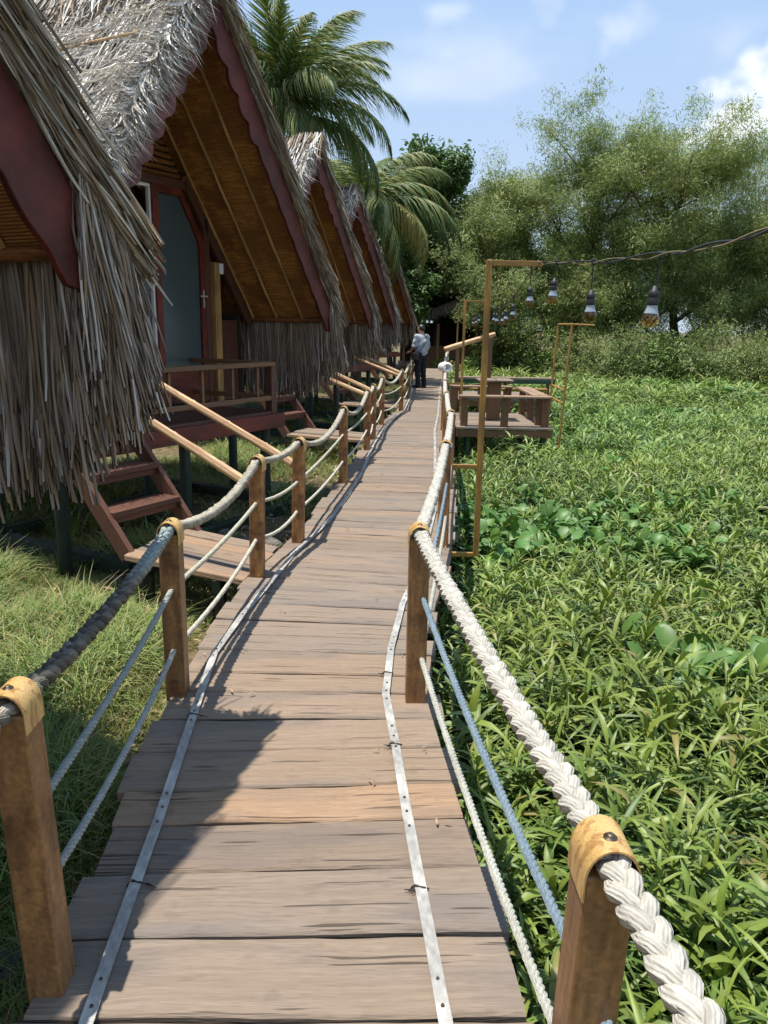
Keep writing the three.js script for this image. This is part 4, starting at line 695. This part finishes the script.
// ------------------------------------------------------------------ rubble under the steps
{
  const spots = [[-1.75, 6.6], [-1.5, 6.75], [-1.95, 7.0], [-1.3, 6.7], [-2.4, 6.3], [-2.6, 6.6], [-1.1, 6.9], [-1.6, 7.3], [-0.95, 2.05], [-1.05, 2.3], [-1.02, 1.85], [-1.2, 2.1], [-2.1, 6.75], [-1.35, 7.1], [-1.05, 6.5], [-2.2, 5.9]];
  spots.forEach(([x, d], i) => {
    const g = new THREE.IcosahedronGeometry(1, 2), p = g.attributes.position, r = rngOf(600 + i), s = 0.05 + 0.07 * r();
    for (let k = 0; k < p.count; k++) { const q = V(p.getX(k), p.getY(k), p.getZ(k)), f = 0.7 + 0.6 * fbm3(q.x * 1.4 + i * 9 + 20, q.y * 1.4 + 20, q.z * 1.4 + 20, 3, 3); p.setXYZ(k, q.x * f * s * 1.3, q.y * f * s * 0.7, q.z * f * s); } g.computeVertexNormals();
    const m = solo('rubble_stone', toCreasedNormals(g, 0.5), M.stone, i > 7 && i < 12 ? 'grey stone on the ground beside the near left end of the boardwalk' : 'grey stone among rubble below the steps with bamboo handrails', 'stone', i > 7 && i < 12 ? 'stones beside the boardwalk' : 'rubble below the steps'); m.position.set(x, groundAt(x, d) + s * 0.2, -d); m.rotation.y = r() * 6;
  });
}

// ------------------------------------------------------------------ leaves
class Leaves {
  constructor() { this.p = []; this.c = []; this.i = []; }
  // a folded, drooping blade from a base point: azimuth, elevation, length, width, droop (radians over its length)
  add(base, az, el, len, wid, droop, col, { segs = 4, fold = 0.25, shape = 0, twist = 0 } = {}) {
    const o = this.p.length / 3; let x = base[0], y = base[1], z = base[2], e = el; const ds = len / segs, ca = Math.cos(az), sa = Math.sin(az);
    for (let k = 0; k <= segs; k++) {
      const t = k / segs, prof = shape === 0 ? Math.pow(Math.sin(Math.PI * (0.1 + 0.9 * Math.pow(t, 0.75))), 0.9) : shape === 1 ? Math.sqrt(Math.max(0, 1 - Math.pow(2 * t - 1, 2))) + (k === 0 ? 0.05 : 0) : 1 - t * 0.96;
      const w = wid * 0.5 * Math.max(prof, k === segs ? 0.02 : 0.06), tw = twist * t, ct = Math.cos(tw), st = Math.sin(tw);
      const ux = -sa * ct, uz = ca * ct, uy = st, lift = fold * w * Math.cos(e);
      this.p.push(x + ux * w, y + lift + uy * w, z + uz * w, x, y, z, x - ux * w, y + lift - uy * w, z - uz * w);
      for (const f of [0.94, 1.14, 0.98]) this.c.push(col[0] * f, col[1] * f, col[2] * f);
      x += Math.cos(e) * ca * ds; z += Math.cos(e) * sa * ds; y += Math.sin(e) * ds; e -= droop / segs;
    }
    for (let k = 0; k < segs; k++) for (const q of [0, 1]) { const a = o + k * 3 + q; this.i.push(a, a + 3, a + 1, a + 1, a + 3, a + 4); }
  }
  stem(a, b, r, col) { const o = this.p.length / 3; for (const [p, q] of [[a, r], [b, r * 0.6]]) for (let k = 0; k < 3; k++) { const an = k * 2.094; this.p.push(p[0] + Math.cos(an) * q, p[1], p[2] + Math.sin(an) * q); this.c.push(...col); } for (let k = 0; k < 3; k++) { const n = (k + 1) % 3; this.i.push(o + k, o + n, o + 3 + k, o + n, o + 3 + n, o + 3 + k); } }
  geo() { const g = new THREE.BufferGeometry(); g.setAttribute('position', new THREE.Float32BufferAttribute(this.p, 3)); g.setAttribute('color', new THREE.Float32BufferAttribute(this.c, 3)); g.setIndex(this.i); g.computeVertexNormals(); return g; }
}
const vary = (c, r, a = 0.25) => { const f = 1 - a / 2 + a * r(), h = (r() - 0.5) * a * 0.6; return [c[0] * f * (1 + h), c[1] * f, c[2] * f * (1 - h)]; };
function scatter(name, geo, mat, list, parent, label, category) {   // list: [x, y, z, turn, scale, tiltX, tiltZ, shade]
  const im = new THREE.InstancedMesh(geo, mat, list.length), m = new THREE.Matrix4(), q = new THREE.Quaternion(), e = new THREE.Euler(), s = V(1, 1, 1), c = new THREE.Color();
  list.forEach(([x, y, z, turn, sc, tx, tz, sh], i) => { q.setFromEuler(e.set(tx || 0, turn, tz || 0, 'YXZ')); const k = Array.isArray(sc) ? sc : [sc, sc, sc]; im.setMatrixAt(i, m.compose(V(x, y, z), q, s.set(...k))); const f = sh ?? [1, 1, 1]; im.setColorAt(i, c.setRGB(...f)); });
  im.castShadow = im.receiveShadow = true; im.userData.kind = 'stuff';
  if (parent) { im.name = name; parent.add(im); } else { im.name = numbered(name); tag(im, label, category, null, 'stuff'); scene.add(im); }
  return im;
}

// ------------------------------------------------------------------ the overgrown field on the right
{
  const G1 = [0.122, 0.2, 0.035], G2 = [0.17, 0.26, 0.047], G3 = [0.08, 0.155, 0.03], OLD = [0.2, 0.2, 0.06];
  const herb = (seed, h, n, ll, lw) => {                            // upright stem with lance leaves, denser at the crown
    const L = new Leaves(), r = rngOf(seed), lean = [(r() - 0.5) * 0.14, (r() - 0.5) * 0.14], at = (t) => [lean[0] * t * t, h * t, lean[1] * t * t];
    L.stem([0, 0, 0], at(0.6), 0.0045, G2); L.stem(at(0.6), at(1), 0.003, G2);
    for (let i = 0; i < n; i++) { const t = 0.3 + 0.7 * Math.pow(i / (n - 1), 0.7), az = i * 2.4 + r() * 0.7, top = t > 0.9, len = ll * (0.65 + 0.6 * r()) * (top ? 0.8 : 1); L.add(at(t), az, top ? 0.7 + 0.7 * r() : 0.15 + 0.6 * r(), len, lw * (0.75 + 0.5 * r()), 0.6 + 1.1 * r(), vary(r() < 0.05 ? OLD : top ? G2 : r() < 0.35 ? G3 : G1, r), { fold: 0.35, twist: (r() - 0.5) * 0.8 }); }
    return L.geo();
  };
  const grassy = (seed, n, len) => { const L = new Leaves(), r = rngOf(seed); for (let i = 0; i < n; i++) L.add([(r() - 0.5) * 0.1, 0, (r() - 0.5) * 0.1], r() * 6.28, 0.9 + 0.6 * r(), len * (0.6 + 0.6 * r()), 0.012 + 0.01 * r(), 0.8 + 1.4 * r(), vary(G1, r), { segs: 5, fold: 0.5, shape: 2 }); return L.geo(); };
  const broad = (seed, n) => { const L = new Leaves(), r = rngOf(seed); for (let i = 0; i < n; i++) { const az = i * 2.4 + r(), q = 0.05 + 0.13 * r(), h = 0.3 + 0.22 * r(), p = [Math.cos(az) * q, h, Math.sin(az) * q]; L.stem([0, 0, 0], p, 0.006, G2); L.add(p, az + (r() - 0.5), 0.3 + 1.0 * r(), 0.10 + 0.07 * r(), 0.085 + 0.05 * r(), 0.5 + 0.5 * r(), vary([0.085, 0.2, 0.04], r), { segs: 6, fold: 0.5, shape: 1 }); } return L.geo(); };
  const herbs = [herb(1, 0.5, 24, 0.2, 0.02), herb(2, 0.58, 26, 0.17, 0.017), herb(3, 0.44, 22, 0.24, 0.022), herb(4, 0.52, 24, 0.17, 0.026), herb(5, 0.62, 28, 0.19, 0.015)], tufts = [grassy(11, 16, 0.55), grassy(12, 14, 0.62)], pads = [broad(21, 9), broad(22, 7)];
  const lists = [[], [], [], [], []], tl = [[], []], bl = [[], []], r = rngOf(2024);
  const tone = (x, d) => { const n = fbm(x * 0.5 + 90, d * 0.35 + 90, 0, 0, 77, 3), b = 0.82 + 0.42 * n + 0.16 * r(), y = fbm(x * 0.22 + 30, d * 0.22 + 30, 0, 0, 79, 3); return [b * (0.85 + 0.45 * y), b, b * 0.9]; };
  let d = -1.5;
  while (d < 43) {
    const cell = d < 6 ? 0.085 : d < 12 ? 0.115 : d < 22 ? 0.17 : 0.25, x1 = Math.min(30, 3.2 + Math.max(d, 0) * 0.66), x0 = rightEdge(clamp(d, -3, 31)) + 0.0;
    for (let x = x0; x < x1; x += cell) {
      const px = x + (r() - 0.5) * cell * 1.2, pd = d + (r() - 0.5) * cell * 1.2; if (px < rightEdge(clamp(pd, -3, 31)) + 0.05) continue;
      if (px > 1.15 && px < 2.8 && pd > 12.9 && pd < 15.4 && r() < 0.85) continue;
      const hyac = fbm(px * 0.55 + 9, pd * 0.5 + 4, 0, 0, 88, 3) + (Math.abs(pd - 7.6 - 0.1 * px) < 1.0 ? 0.32 : 0) + (Math.abs(pd - 4.3) < 0.35 && Math.abs(px - 2.1) < 0.5 ? 0.25 : 0);
      const gy = groundAt(px, pd) + 0.02, hgt = (0.55 + 0.85 * fbm(px * 1.1 + 3, pd * 1.1 + 7, 0, 0, 99, 3)) * (0.85 + 0.35 * r()) * (d > 22 ? 1.25 : 1), edge = clamp((px - rightEdge(clamp(pd, -3, 31))) / 0.35), k = hgt * lerp(0.72, 1, edge), f = tone(px, pd);
      const wide = d > 22 ? 1.7 : d > 12 ? 1.3 : 1.05;
      const item = [px, gy, -pd, r() * 6.28, [k * wide, k, k * wide], (r() - 0.5) * 0.8, (r() - 0.5) * 0.8, f];
      if (hyac > 0.72 && r() < 0.75) bl[Math.floor(r() * 2)].push(item);
      else if (r() < 0.10) tl[Math.floor(r() * 2)].push(item);
      else lists[Math.floor(r() * 5)].push(item);
    }
    d += cell;
  }
  const hl = ['leafy', 'tall', 'low', 'broad-leaved', 'slender'];
  lists.forEach((l, i) => scatter('field_herbs', herbs[i], M.leaf, l, null, `${hl[i]} lance-leaved green herbs mixed all over the field right of the boardwalk`, 'ground cover'));
  tl.forEach((l, i) => scatter('field_grass', tufts[i], M.leaf, l, null, `${['shorter', 'longer'][i]} arching grass tufts scattered through the green field`, 'grass'));
  bl.forEach((l, i) => scatter('water_hyacinth', pads[i], M.leaf, l, null, `${['dense', 'sparse'][i]} round-leaved water plants in patches of the green field`, 'water plants'));
  console.log('field', lists.reduce((a, l) => a + l.length, 0), tl[0].length * 2, bl[0].length * 2);
}

// ------------------------------------------------------------------ lawn and litter by the huts
{
  const r = rngOf(99), GR = [0.15, 0.23, 0.045], DRY = [0.36, 0.31, 0.14];
  const tuft = (seed, n, len, dry) => { const L = new Leaves(), q = rngOf(seed); for (let i = 0; i < n; i++) L.add([(q() - 0.5) * 0.09, 0, (q() - 0.5) * 0.09], q() * 6.28, 0.75 + 0.75 * q(), len * (0.5 + 0.8 * q()), 0.0055 + 0.004 * q(), 0.6 + 1.6 * q(), vary(q() < dry ? DRY : GR, q, 0.35), { segs: 3, fold: 0.3, shape: 2 }); return L.geo(); };
  const geos = [tuft(1, 26, 0.18, 0.12), tuft(2, 24, 0.14, 0.3), tuft(3, 30, 0.24, 0.08), tuft(4, 20, 0.08, 0.6)], lists = [[], [], [], []];
  for (let d = 0.6; d < 30; ) {
    const c = d < 7 ? 0.055 : d < 12 ? 0.1 : 0.18;
    for (let x = -9; x < leftEdge(d) + 0.1; x += c) {
      const px = x + (r() - 0.5) * c * 1.5, pd = d + (r() - 0.5) * c * 1.5; if (px < -0.62 * pd - 2.0) continue;
      const n = fbm(px * 0.9 + 20, pd * 0.9 + 20, 0, 0, 401, 4), hx = px + 1.61, hd = pd - 7.67, lx = 0.485 * hx + 0.875 * hd, lz = 0.875 * hx - 0.485 * hd;
      let dens = step(0.3, 0.5, n); if (lz < 0.55 && lz > -2.2 && lx > -1.8 && lx < 1.1) dens *= lz < -0.9 ? 0.6 : 0.12; if (Math.abs(px - leftEdge(pd)) < 0.16) dens *= 0.35; if (r() > dens) continue;
      const k = 0.7 + 0.9 * step(0.42, 0.62, n) * (0.5 + r()), f = 0.85 + 0.4 * r();
      lists[r() < 0.12 ? 3 : r() < 0.3 ? 1 : n > 0.55 ? 2 : 0].push([px, groundAt(px, pd) - 0.005, -pd, r() * 6.28, k, (r() - 0.5) * 0.3, (r() - 0.5) * 0.3, [f * (0.9 + 0.4 * r()), f, f * 0.9]]);
    }
    d += c;
  }
  ['fresh', 'yellowing', 'tall', 'dry straw-coloured'].forEach((w, i) => scatter('lawn_grass', geos[i], M.grass, lists[i], null, `${w} grass blades on the ground between boardwalk and huts`, 'grass'));
  const dead = new Leaves(); dead.add([0, 0, 0], 0, 0.2, 0.09, 0.022, 0.5, [0.26, 0.19, 0.11], { segs: 3, fold: 0.6 }); dead.add([0.03, 0.005, 0.05], 1.9, 0.3, 0.06, 0.016, 0.9, [0.2, 0.15, 0.09], { segs: 3, fold: 0.6 });
  const dl = []; for (let i = 0; i < 1600; i++) { const d = 0.8 + r() * 11, x = leftEdge(d) - 0.02 - r() * r() * 3.2; dl.push([x, groundAt(x, d) + 0.012 + 0.03 * r(), -d, r() * 6.28, 0.6 + 0.8 * r(), (r() - 0.5) * 0.9, (r() - 0.5) * 0.9, (() => { const f = 0.6 + 0.9 * r(); return [f, f, f]; })()]); }
  for (let i = 0; i < 60; i++) { const d = 1.4 + r() * 9, e = r() < 0.5, x = e ? leftEdge(d) + 0.05 + r() * r() * 0.7 : rightEdge(d) - 0.05 - r() * r() * 0.5, f = 0.6 + 0.8 * r(); dl.push([x, 0.012, -d, r() * 6.28, 0.25 + 0.3 * r(), (r() - 0.5) * 0.3, (r() - 0.5) * 0.3, [f, f, f]]); }
  scatter('leaf_litter', dead.geo(), M.thatch, dl, null, 'dry fallen leaves and bits of thatch lying on and beside the boardwalk', 'litter');
}

// ------------------------------------------------------------------ trees
function limbGeo(list, sides = 6) {                                // list of polylines [[Vector3, radius]...] -> tapered tubes in one geometry
  const pos = [], idx = [], uv = []; let base = 0;
  for (const line of list) {
    line.forEach(([p, rad], i) => { const a = line[Math.max(0, i - 1)][0], b = line[Math.min(line.length - 1, i + 1)][0], t = b.clone().sub(a).normalize(), s = (Math.abs(t.y) > 0.9 ? V(1, 0, 0) : V(0, 1, 0)).cross(t).normalize(), u = t.clone().cross(s); for (let k = 0; k <= sides; k++) { const an = k / sides * 6.2832; pos.push(p.x + (s.x * Math.cos(an) + u.x * Math.sin(an)) * rad, p.y + (s.y * Math.cos(an) + u.y * Math.sin(an)) * rad, p.z + (s.z * Math.cos(an) + u.z * Math.sin(an)) * rad); uv.push(i * 0.4, k / sides * Math.max(0.3, rad * 4)); } });
    for (let i = 0; i < line.length - 1; i++) for (let k = 0; k < sides; k++) { const o = base + i * (sides + 1) + k; idx.push(o, o + 1, o + sides + 1, o + 1, o + sides + 2, o + sides + 1); }
    base += line.length * (sides + 1);
  }
  const g = new THREE.BufferGeometry(); g.setAttribute('position', new THREE.Float32BufferAttribute(pos, 3)); g.setAttribute('uv', new THREE.Float32BufferAttribute(uv, 2)); g.setIndex(idx); g.computeVertexNormals(); return g;
}
const spray = (seed, n, len, ll, lw, col, shape, droop) => { const L = new Leaves(), r = rngOf(seed); for (let i = 0; i < n; i++) { const t = i / n; L.add([(r() - 0.5) * len * 0.5 + (t - 0.5) * len, (r() - 0.5) * len * 0.5, (r() - 0.5) * len * 0.6], r() * 6.28, 0.9 - 1.7 * r(), ll * (0.6 + 0.8 * r()), lw * (0.7 + 0.6 * r()), droop, vary(col, r, 0.45), { segs: 2, fold: 0.2, shape }); } return L.geo(); };
const fineSprays = [1, 2, 3].map((k) => spray(k, 16, 0.55, 0.14, 0.03, [0.25, 0.315, 0.105], 0, 0.6)), broadSprays = [4, 5, 6].map((k) => spray(k, 12, 0.6, 0.2, 0.12, [0.085, 0.155, 0.036], 0, 0.5)), brightSprays = [7, 8].map((k) => spray(k, 12, 0.5, 0.17, 0.06, [0.17, 0.25, 0.06], 0, 0.5));
function tree(name, label, group, x, d, hgt, spread, { seed, sprays, mat = M.leafMatte, per = 26, fork = 0.3, limbs = 7, puff = 0.8, low = 0, lean = 0, droop = 0, tall = 1 }) {
  const t = thing(name, label, 'tree', group), r = rngOf(seed); t.position.set(x, groundAt(x, d) - 0.1, -d); t.rotation.y = r() * 0.01;
  const lines = [], tips = [], grow = (p, dir, len, rad, level) => {
    const n = level ? 4 : 6, line = [[p.clone(), rad]]; let q = p.clone(), v = dir.clone();
    for (let i = 1; i <= n; i++) { v.add(V((r() - 0.5) * 0.35, (r() - 0.4) * 0.25 - droop * (level > 1 ? 0.25 : 0), (r() - 0.5) * 0.35)).normalize(); q = q.clone().addScaledVector(v, len / n); line.push([q, Math.max(0.008, rad * (1 - 0.75 * i / n))]); if (level === 3 || (level === 2 && i > 1)) tips.push(q.clone()); }
    lines.push(line);
    if (level < 3) { const kids = level === 0 ? limbs : level === 1 ? 6 : 4; for (let k = 0; k < kids; k++) { const f = level === 0 ? fork + (1 - fork) * Math.pow((k + 0.6) / kids, 0.9) : 0.25 + 0.75 * (k + 0.5) / kids, i = Math.min(n, Math.floor(f * n) + (r() < 0.5 ? 1 : 0)), az = k * 2.4 + r() * 1.5, b = line[i]; const out = level === 0 ? 0.75 + 0.45 * r() : 0.6 + 0.6 * r(), nd = V(Math.cos(az) * out, 0.35 + 0.6 * r(), Math.sin(az) * out).addScaledVector(v, 0.3).normalize(); grow(b[0], nd, (level === 0 ? spread * (0.65 + 0.45 * r()) * (1 - 0.35 * (k / kids)) : len * (0.45 + 0.2 * r())), b[1] * 0.62, level + 1); } }
  };
  grow(V(0, 0, 0), V(lean, 1, 0).normalize(), hgt * 0.72 * tall, 0.028 * hgt * 0.7, 0);
  part('trunk', limbGeo(lines.filter((l) => l[0][1] > 0.02)), M.bark, t);
  const items = sprays.map(() => []), mn = low;
  for (const q of tips) for (let k = 0; k < per / 4; k++) { const a = r() * 6.28, u = r() * 2 - 1, f = puff * Math.cbrt(r()), s = Math.sqrt(1 - u * u), y = q.y + u * f * 0.8 - droop * r() * 0.6; if (y < mn) continue; const b = 0.72 + 0.6 * r(), yl = r() < 0.08 ? 1.35 : 1; items[Math.floor(r() * sprays.length)].push([q.x + Math.cos(a) * s * f, y, q.z + Math.sin(a) * s * f, r() * 6.28, 0.75 + 0.6 * r(), (r() - 0.5) * 1.6, (r() - 0.5) * 1.6, [b * yl, b, b * 0.95]]); }
  const crown = new THREE.Group(); crown.name = 'crown'; t.add(crown);
  sprays.forEach((g, i) => items[i].length && scatter('leaf_sprays', g, mat, items[i], crown));
  return t;
}
const R3 = 'trees beyond the field';
tree('tree', 'tall airy tree in the middle of the far bank, its dark branches showing', R3, 8.4, 35.5, 13.4, 4.8, { seed: 11, sprays: fineSprays, per: 17, limbs: 9, puff: 0.48, fork: 0.2, droop: 0.3 });
tree('tree', 'broad olive tree right of the airy one on the far bank', R3, 13.4, 36, 12.6, 5.0, { seed: 12, sprays: fineSprays, per: 24, limbs: 9, puff: 0.52, fork: 0.15, droop: 0.35 });
tree('tree', 'olive tree cut by the right edge of the picture', R3, 18.6, 35, 10.6, 4.8, { seed: 13, sprays: fineSprays, per: 24, limbs: 9, puff: 0.52, fork: 0.12, droop: 0.35 });
tree('tree', 'slender olive tree at the left end of the far bank, beside the dark trees', R3, 6.0, 36, 10.4, 3.8, { seed: 17, sprays: fineSprays, per: 22, limbs: 9, puff: 0.6, fork: 0.15, droop: 0.3 });
tree('tree', 'lower olive tree in front of the airy tree', R3, 10.8, 35, 7.0, 3.8, { seed: 14, sprays: fineSprays, per: 22, limbs: 9, puff: 0.52, fork: 0.08, droop: 0.5 });
tree('tree', 'drooping olive tree low at the far right bank', R3, 15.8, 34.5, 6.6, 3.6, { seed: 15, sprays: fineSprays, per: 22, limbs: 9, puff: 0.52, fork: 0.08, droop: 0.5 });
tree('tree', 'small olive tree left of the airy tree, behind the light bulbs', R3, 6.2, 39, 7.0, 3.6, { seed: 16, sprays: fineSprays, per: 22, limbs: 8, puff: 0.52, fork: 0.08, droop: 0.4 });
tree('tree', 'olive tree beyond the right edge, low over the field', R3, 20.8, 34.5, 7.2, 3.8, { seed: 18, sprays: fineSprays, per: 22, limbs: 8, puff: 0.52, fork: 0.08, droop: 0.4 });
tree('tree', 'hazy green tree far behind the airy tree', R3, 12.0, 52, 7, 4, { seed: 19, sprays: brightSprays, per: 30, limbs: 8, puff: 1.1, fork: 0.08 });
tree('tree', 'green tree far behind the broad olive tree', R3, 21, 52, 8, 4.5, { seed: 20, sprays: brightSprays, per: 30, limbs: 8, puff: 1.1, fork: 0.08 });
const R4 = 'dark trees behind the path';
tree('tree', 'dark glossy broadleaf tree behind the pavilion', R4, 2.6, 41, 10.2, 3.4, { seed: 21, sprays: broadSprays, per: 46, limbs: 9, puff: 0.85, fork: 0.15 });
tree('tree', 'dark broadleaf tree left of the pavilion, behind the palm', R4, 0.2, 37.5, 8.6, 3.2, { seed: 22, sprays: broadSprays, per: 46, limbs: 9, puff: 0.85, fork: 0.12 });
tree('tree', 'low dark bushy tree right of the pavilion', R4, 4.9, 43, 6.6, 3.0, { seed: 23, sprays: broadSprays, per: 42, limbs: 8, puff: 0.85, fork: 0.1 });
tree('tree', 'dark tree behind the farthest huts', R4, -4.5, 40, 8.5, 4.0, { seed: 24, sprays: broadSprays, per: 40, limbs: 8, puff: 0.9, fork: 0.1 });
[[6.9, 34.0, 2.8], [8.2, 32.6, 2.6], [9.7, 31.4, 3.0], [11.1, 30.6, 2.5], [12.5, 29.9, 3.0], [13.9, 29.3, 2.6], [5.4, 36.0, 2.6], [15.3, 28.8, 3.0], [16.7, 28.4, 2.7], [18.1, 28.2, 2.8]].forEach(([x, d, h], i) => {
  const b = thing('bush', `low green bush at the far field edge, ${i === 6 ? 'at the left end' : ord[i < 6 ? i + 1 : i] + ' from the left'}`, 'bush', 'bushes at the field edge'), r = rngOf(700 + i); b.position.set(x, groundAt(x, d) - 0.05, -d);
  const lines = []; for (let k = 0; k < 7; k++) { const a = k * 0.9 + r(); lines.push([[V(0, 0, 0), 0.03], [V(Math.cos(a) * 0.5, h * 0.4, Math.sin(a) * 0.5), 0.02], [V(Math.cos(a) * 1.1, h * 0.75, Math.sin(a) * 1.1), 0.01]]); }
  part('stems', limbGeo(lines, 5), M.bark, b); const it = [];
  for (let k = 0; k < 620; k++) { const a = r() * 6.28, u = r(), f = Math.cbrt(r()), s = Math.sqrt(1 - u * u), rad = 1.9 * (0.8 + 0.4 * vnoise(a * 2 + i * 9, u * 4)); const sh = 0.75 + 0.55 * r(); it.push([Math.cos(a) * s * f * rad, u * f * h + 0.1, Math.sin(a) * s * f * rad * 0.8, r() * 6.28, 0.8 + 0.5 * r(), (r() - 0.5) * 1.5, (r() - 0.5) * 1.5, [sh, sh, sh]]); }
  scatter('foliage', (i % 3 ? fineSprays : brightSprays)[i % 2], M.leafMatte, it, b);
});

// ------------------------------------------------------------------ coconut palms
function frondGeo(seed, len, arch, col, dry) {                     // rachis along +x rising then arching down, leaflets on both sides
  const L = new Leaves(), r = rngOf(seed), n = 20, pts = []; let x = 0, y = 0, e = 0; const side = (r() - 0.5) * 0.25;
  for (let i = 0; i <= n; i++) { pts.push([x, y, side * x * x / len]); x += Math.cos(e) * len / n; y += Math.sin(e) * len / n; e -= arch / n * (0.5 + i / n); }
  for (let i = 0; i < n; i++) L.stem(pts[i], pts[i + 1], 0.024 * (1 - i / n) + 0.005, dry ? [0.3, 0.24, 0.09] : [0.2, 0.24, 0.07]);
  for (let i = 0; i < 92; i++) {
    const t = 0.1 + 0.9 * i / 92, k = Math.min(n - 1, Math.floor(t * n)), f = t * n - k, p = pts[k].map((a, q) => lerp(a, pts[k + 1][q], f)), slope = Math.atan2(pts[k + 1][1] - pts[k][1], pts[k + 1][0] - pts[k][0]);
    const ll = len * 0.33 * Math.sin(Math.PI * (0.18 + 0.76 * t)) * (0.85 + 0.3 * r()) + 0.08;
    for (const s of [-1, 1]) L.add(p, s * (1.15 - 0.5 * t + (r() - 0.5) * 0.22), slope * 0.7 + (r() - 0.5) * 0.3 - 0.12 - 0.25 * arch / 2, ll, 0.05 * (1 - 0.3 * t), 1.0 + 0.9 * r() + (dry ? 0.6 : 0), vary(r() < 0.12 ? [0.3, 0.27, 0.09] : col, r, 0.4), { segs: 3, fold: 0.6, shape: 2 });
  }
  return L.geo();
}
const green = [0.15, 0.21, 0.05], yellow = [0.4, 0.37, 0.12], deep = [0.1, 0.165, 0.04];
const fronds = [frondGeo(1, 3.6, 1.5, green), frondGeo(2, 3.8, 1.9, deep), frondGeo(3, 3.4, 1.2, green), frondGeo(4, 3.5, 2.2, deep), frondGeo(5, 3.4, 2.0, yellow, true)];
function palm(label, x, d, h, list, lean = 0) {                    // list: [azimuth deg (0 = right, 90 = away), elevation deg, frond, scale]
  const p = thing('coconut_palm', label, 'palm', 'coconut palms behind the huts'); p.position.set(x, groundAt(x, d), -d);
  const line = [], r = rngOf(x * 100 + 7); for (let i = 0; i <= 14; i++) { const t = i / 14; line.push([V(lean * t * t, (h + 0.42) * t, 0.04 * Math.sin(t * 9)), (0.17 - 0.06 * t) * (i % 2 ? 1.05 : 1)]); } part('trunk', limbGeo([line], 10), M.bark, p);
  list.forEach(([az, el, k, s = 1]) => { const f = part('frond', fronds[k], M.leafMatte, p); f.position.set(lean, h + 0.42 + (r() - 0.5) * 0.15, 0); f.rotation.set(0, az * Math.PI / 180, el * Math.PI / 180, 'YZX'); f.scale.setScalar(s * 0.86); });
  const fib = new Leaves(); for (let i = 0; i < 26; i++) fib.add([lean, h + 0.35, 0], i * 2.4, 0.9, 0.5, 0.09, 1.0, [0.2, 0.15, 0.08], { segs: 3, shape: 2 }); part('leaf_sheaths', fib.geo(), M.thatch, p);
}
palm('tall coconut palm with upright green crown behind the large hut', -2.5, 19.0, 6.2, [[5, 78, 2], [85, 80, 0], [170, 78, 2], [265, 80, 0], [35, 56, 0], [125, 54, 2], [205, 52, 0], [295, 54, 2], [330, 44, 0], [350, 54, 2], [270, 30, 3], [240, 20, 1], [290, 16, 3],[20, 62, 0], [60, 70, 2], [110, 66, 0], [150, 60, 2], [190, 64, 0], [230, 72, 2], [280, 66, 0], [320, 60, 2], [0, 40, 1], [45, 30, 0], [90, 42, 1], [135, 34, 0], [175, 44, 1], [215, 36, 0], [255, 46, 1], [300, 30, 0], [340, 22, 1], [10, 8, 3], [70, 5, 1], [150, 10, 3], [200, 8, 1], [250, 10, 1], [310, 2, 3], [350, 4, 1]]);
palm('lower coconut palm with drooping yellowing fronds over the far huts', -0.9, 23.0, 5.0, [[0, 34, 3, 1.05], [25, 52, 0], [70, 60, 2], [120, 58, 0], [165, 50, 2], [210, 55, 0], [260, 60, 2], [315, 50, 0], [350, 20, 1, 1.05], [12, 14, 1], [335, 6, 4, 1.0], [5, -4, 4], [45, 10, 1], [90, 20, 1], [140, 12, 3], [190, 20, 3], [235, 14, 1], [285, 12, 1], [320, -14, 3], [20, -22, 4, 0.8], [340, -30, 3, 0.8]], 0.15);

renderer.render(scene, camera);
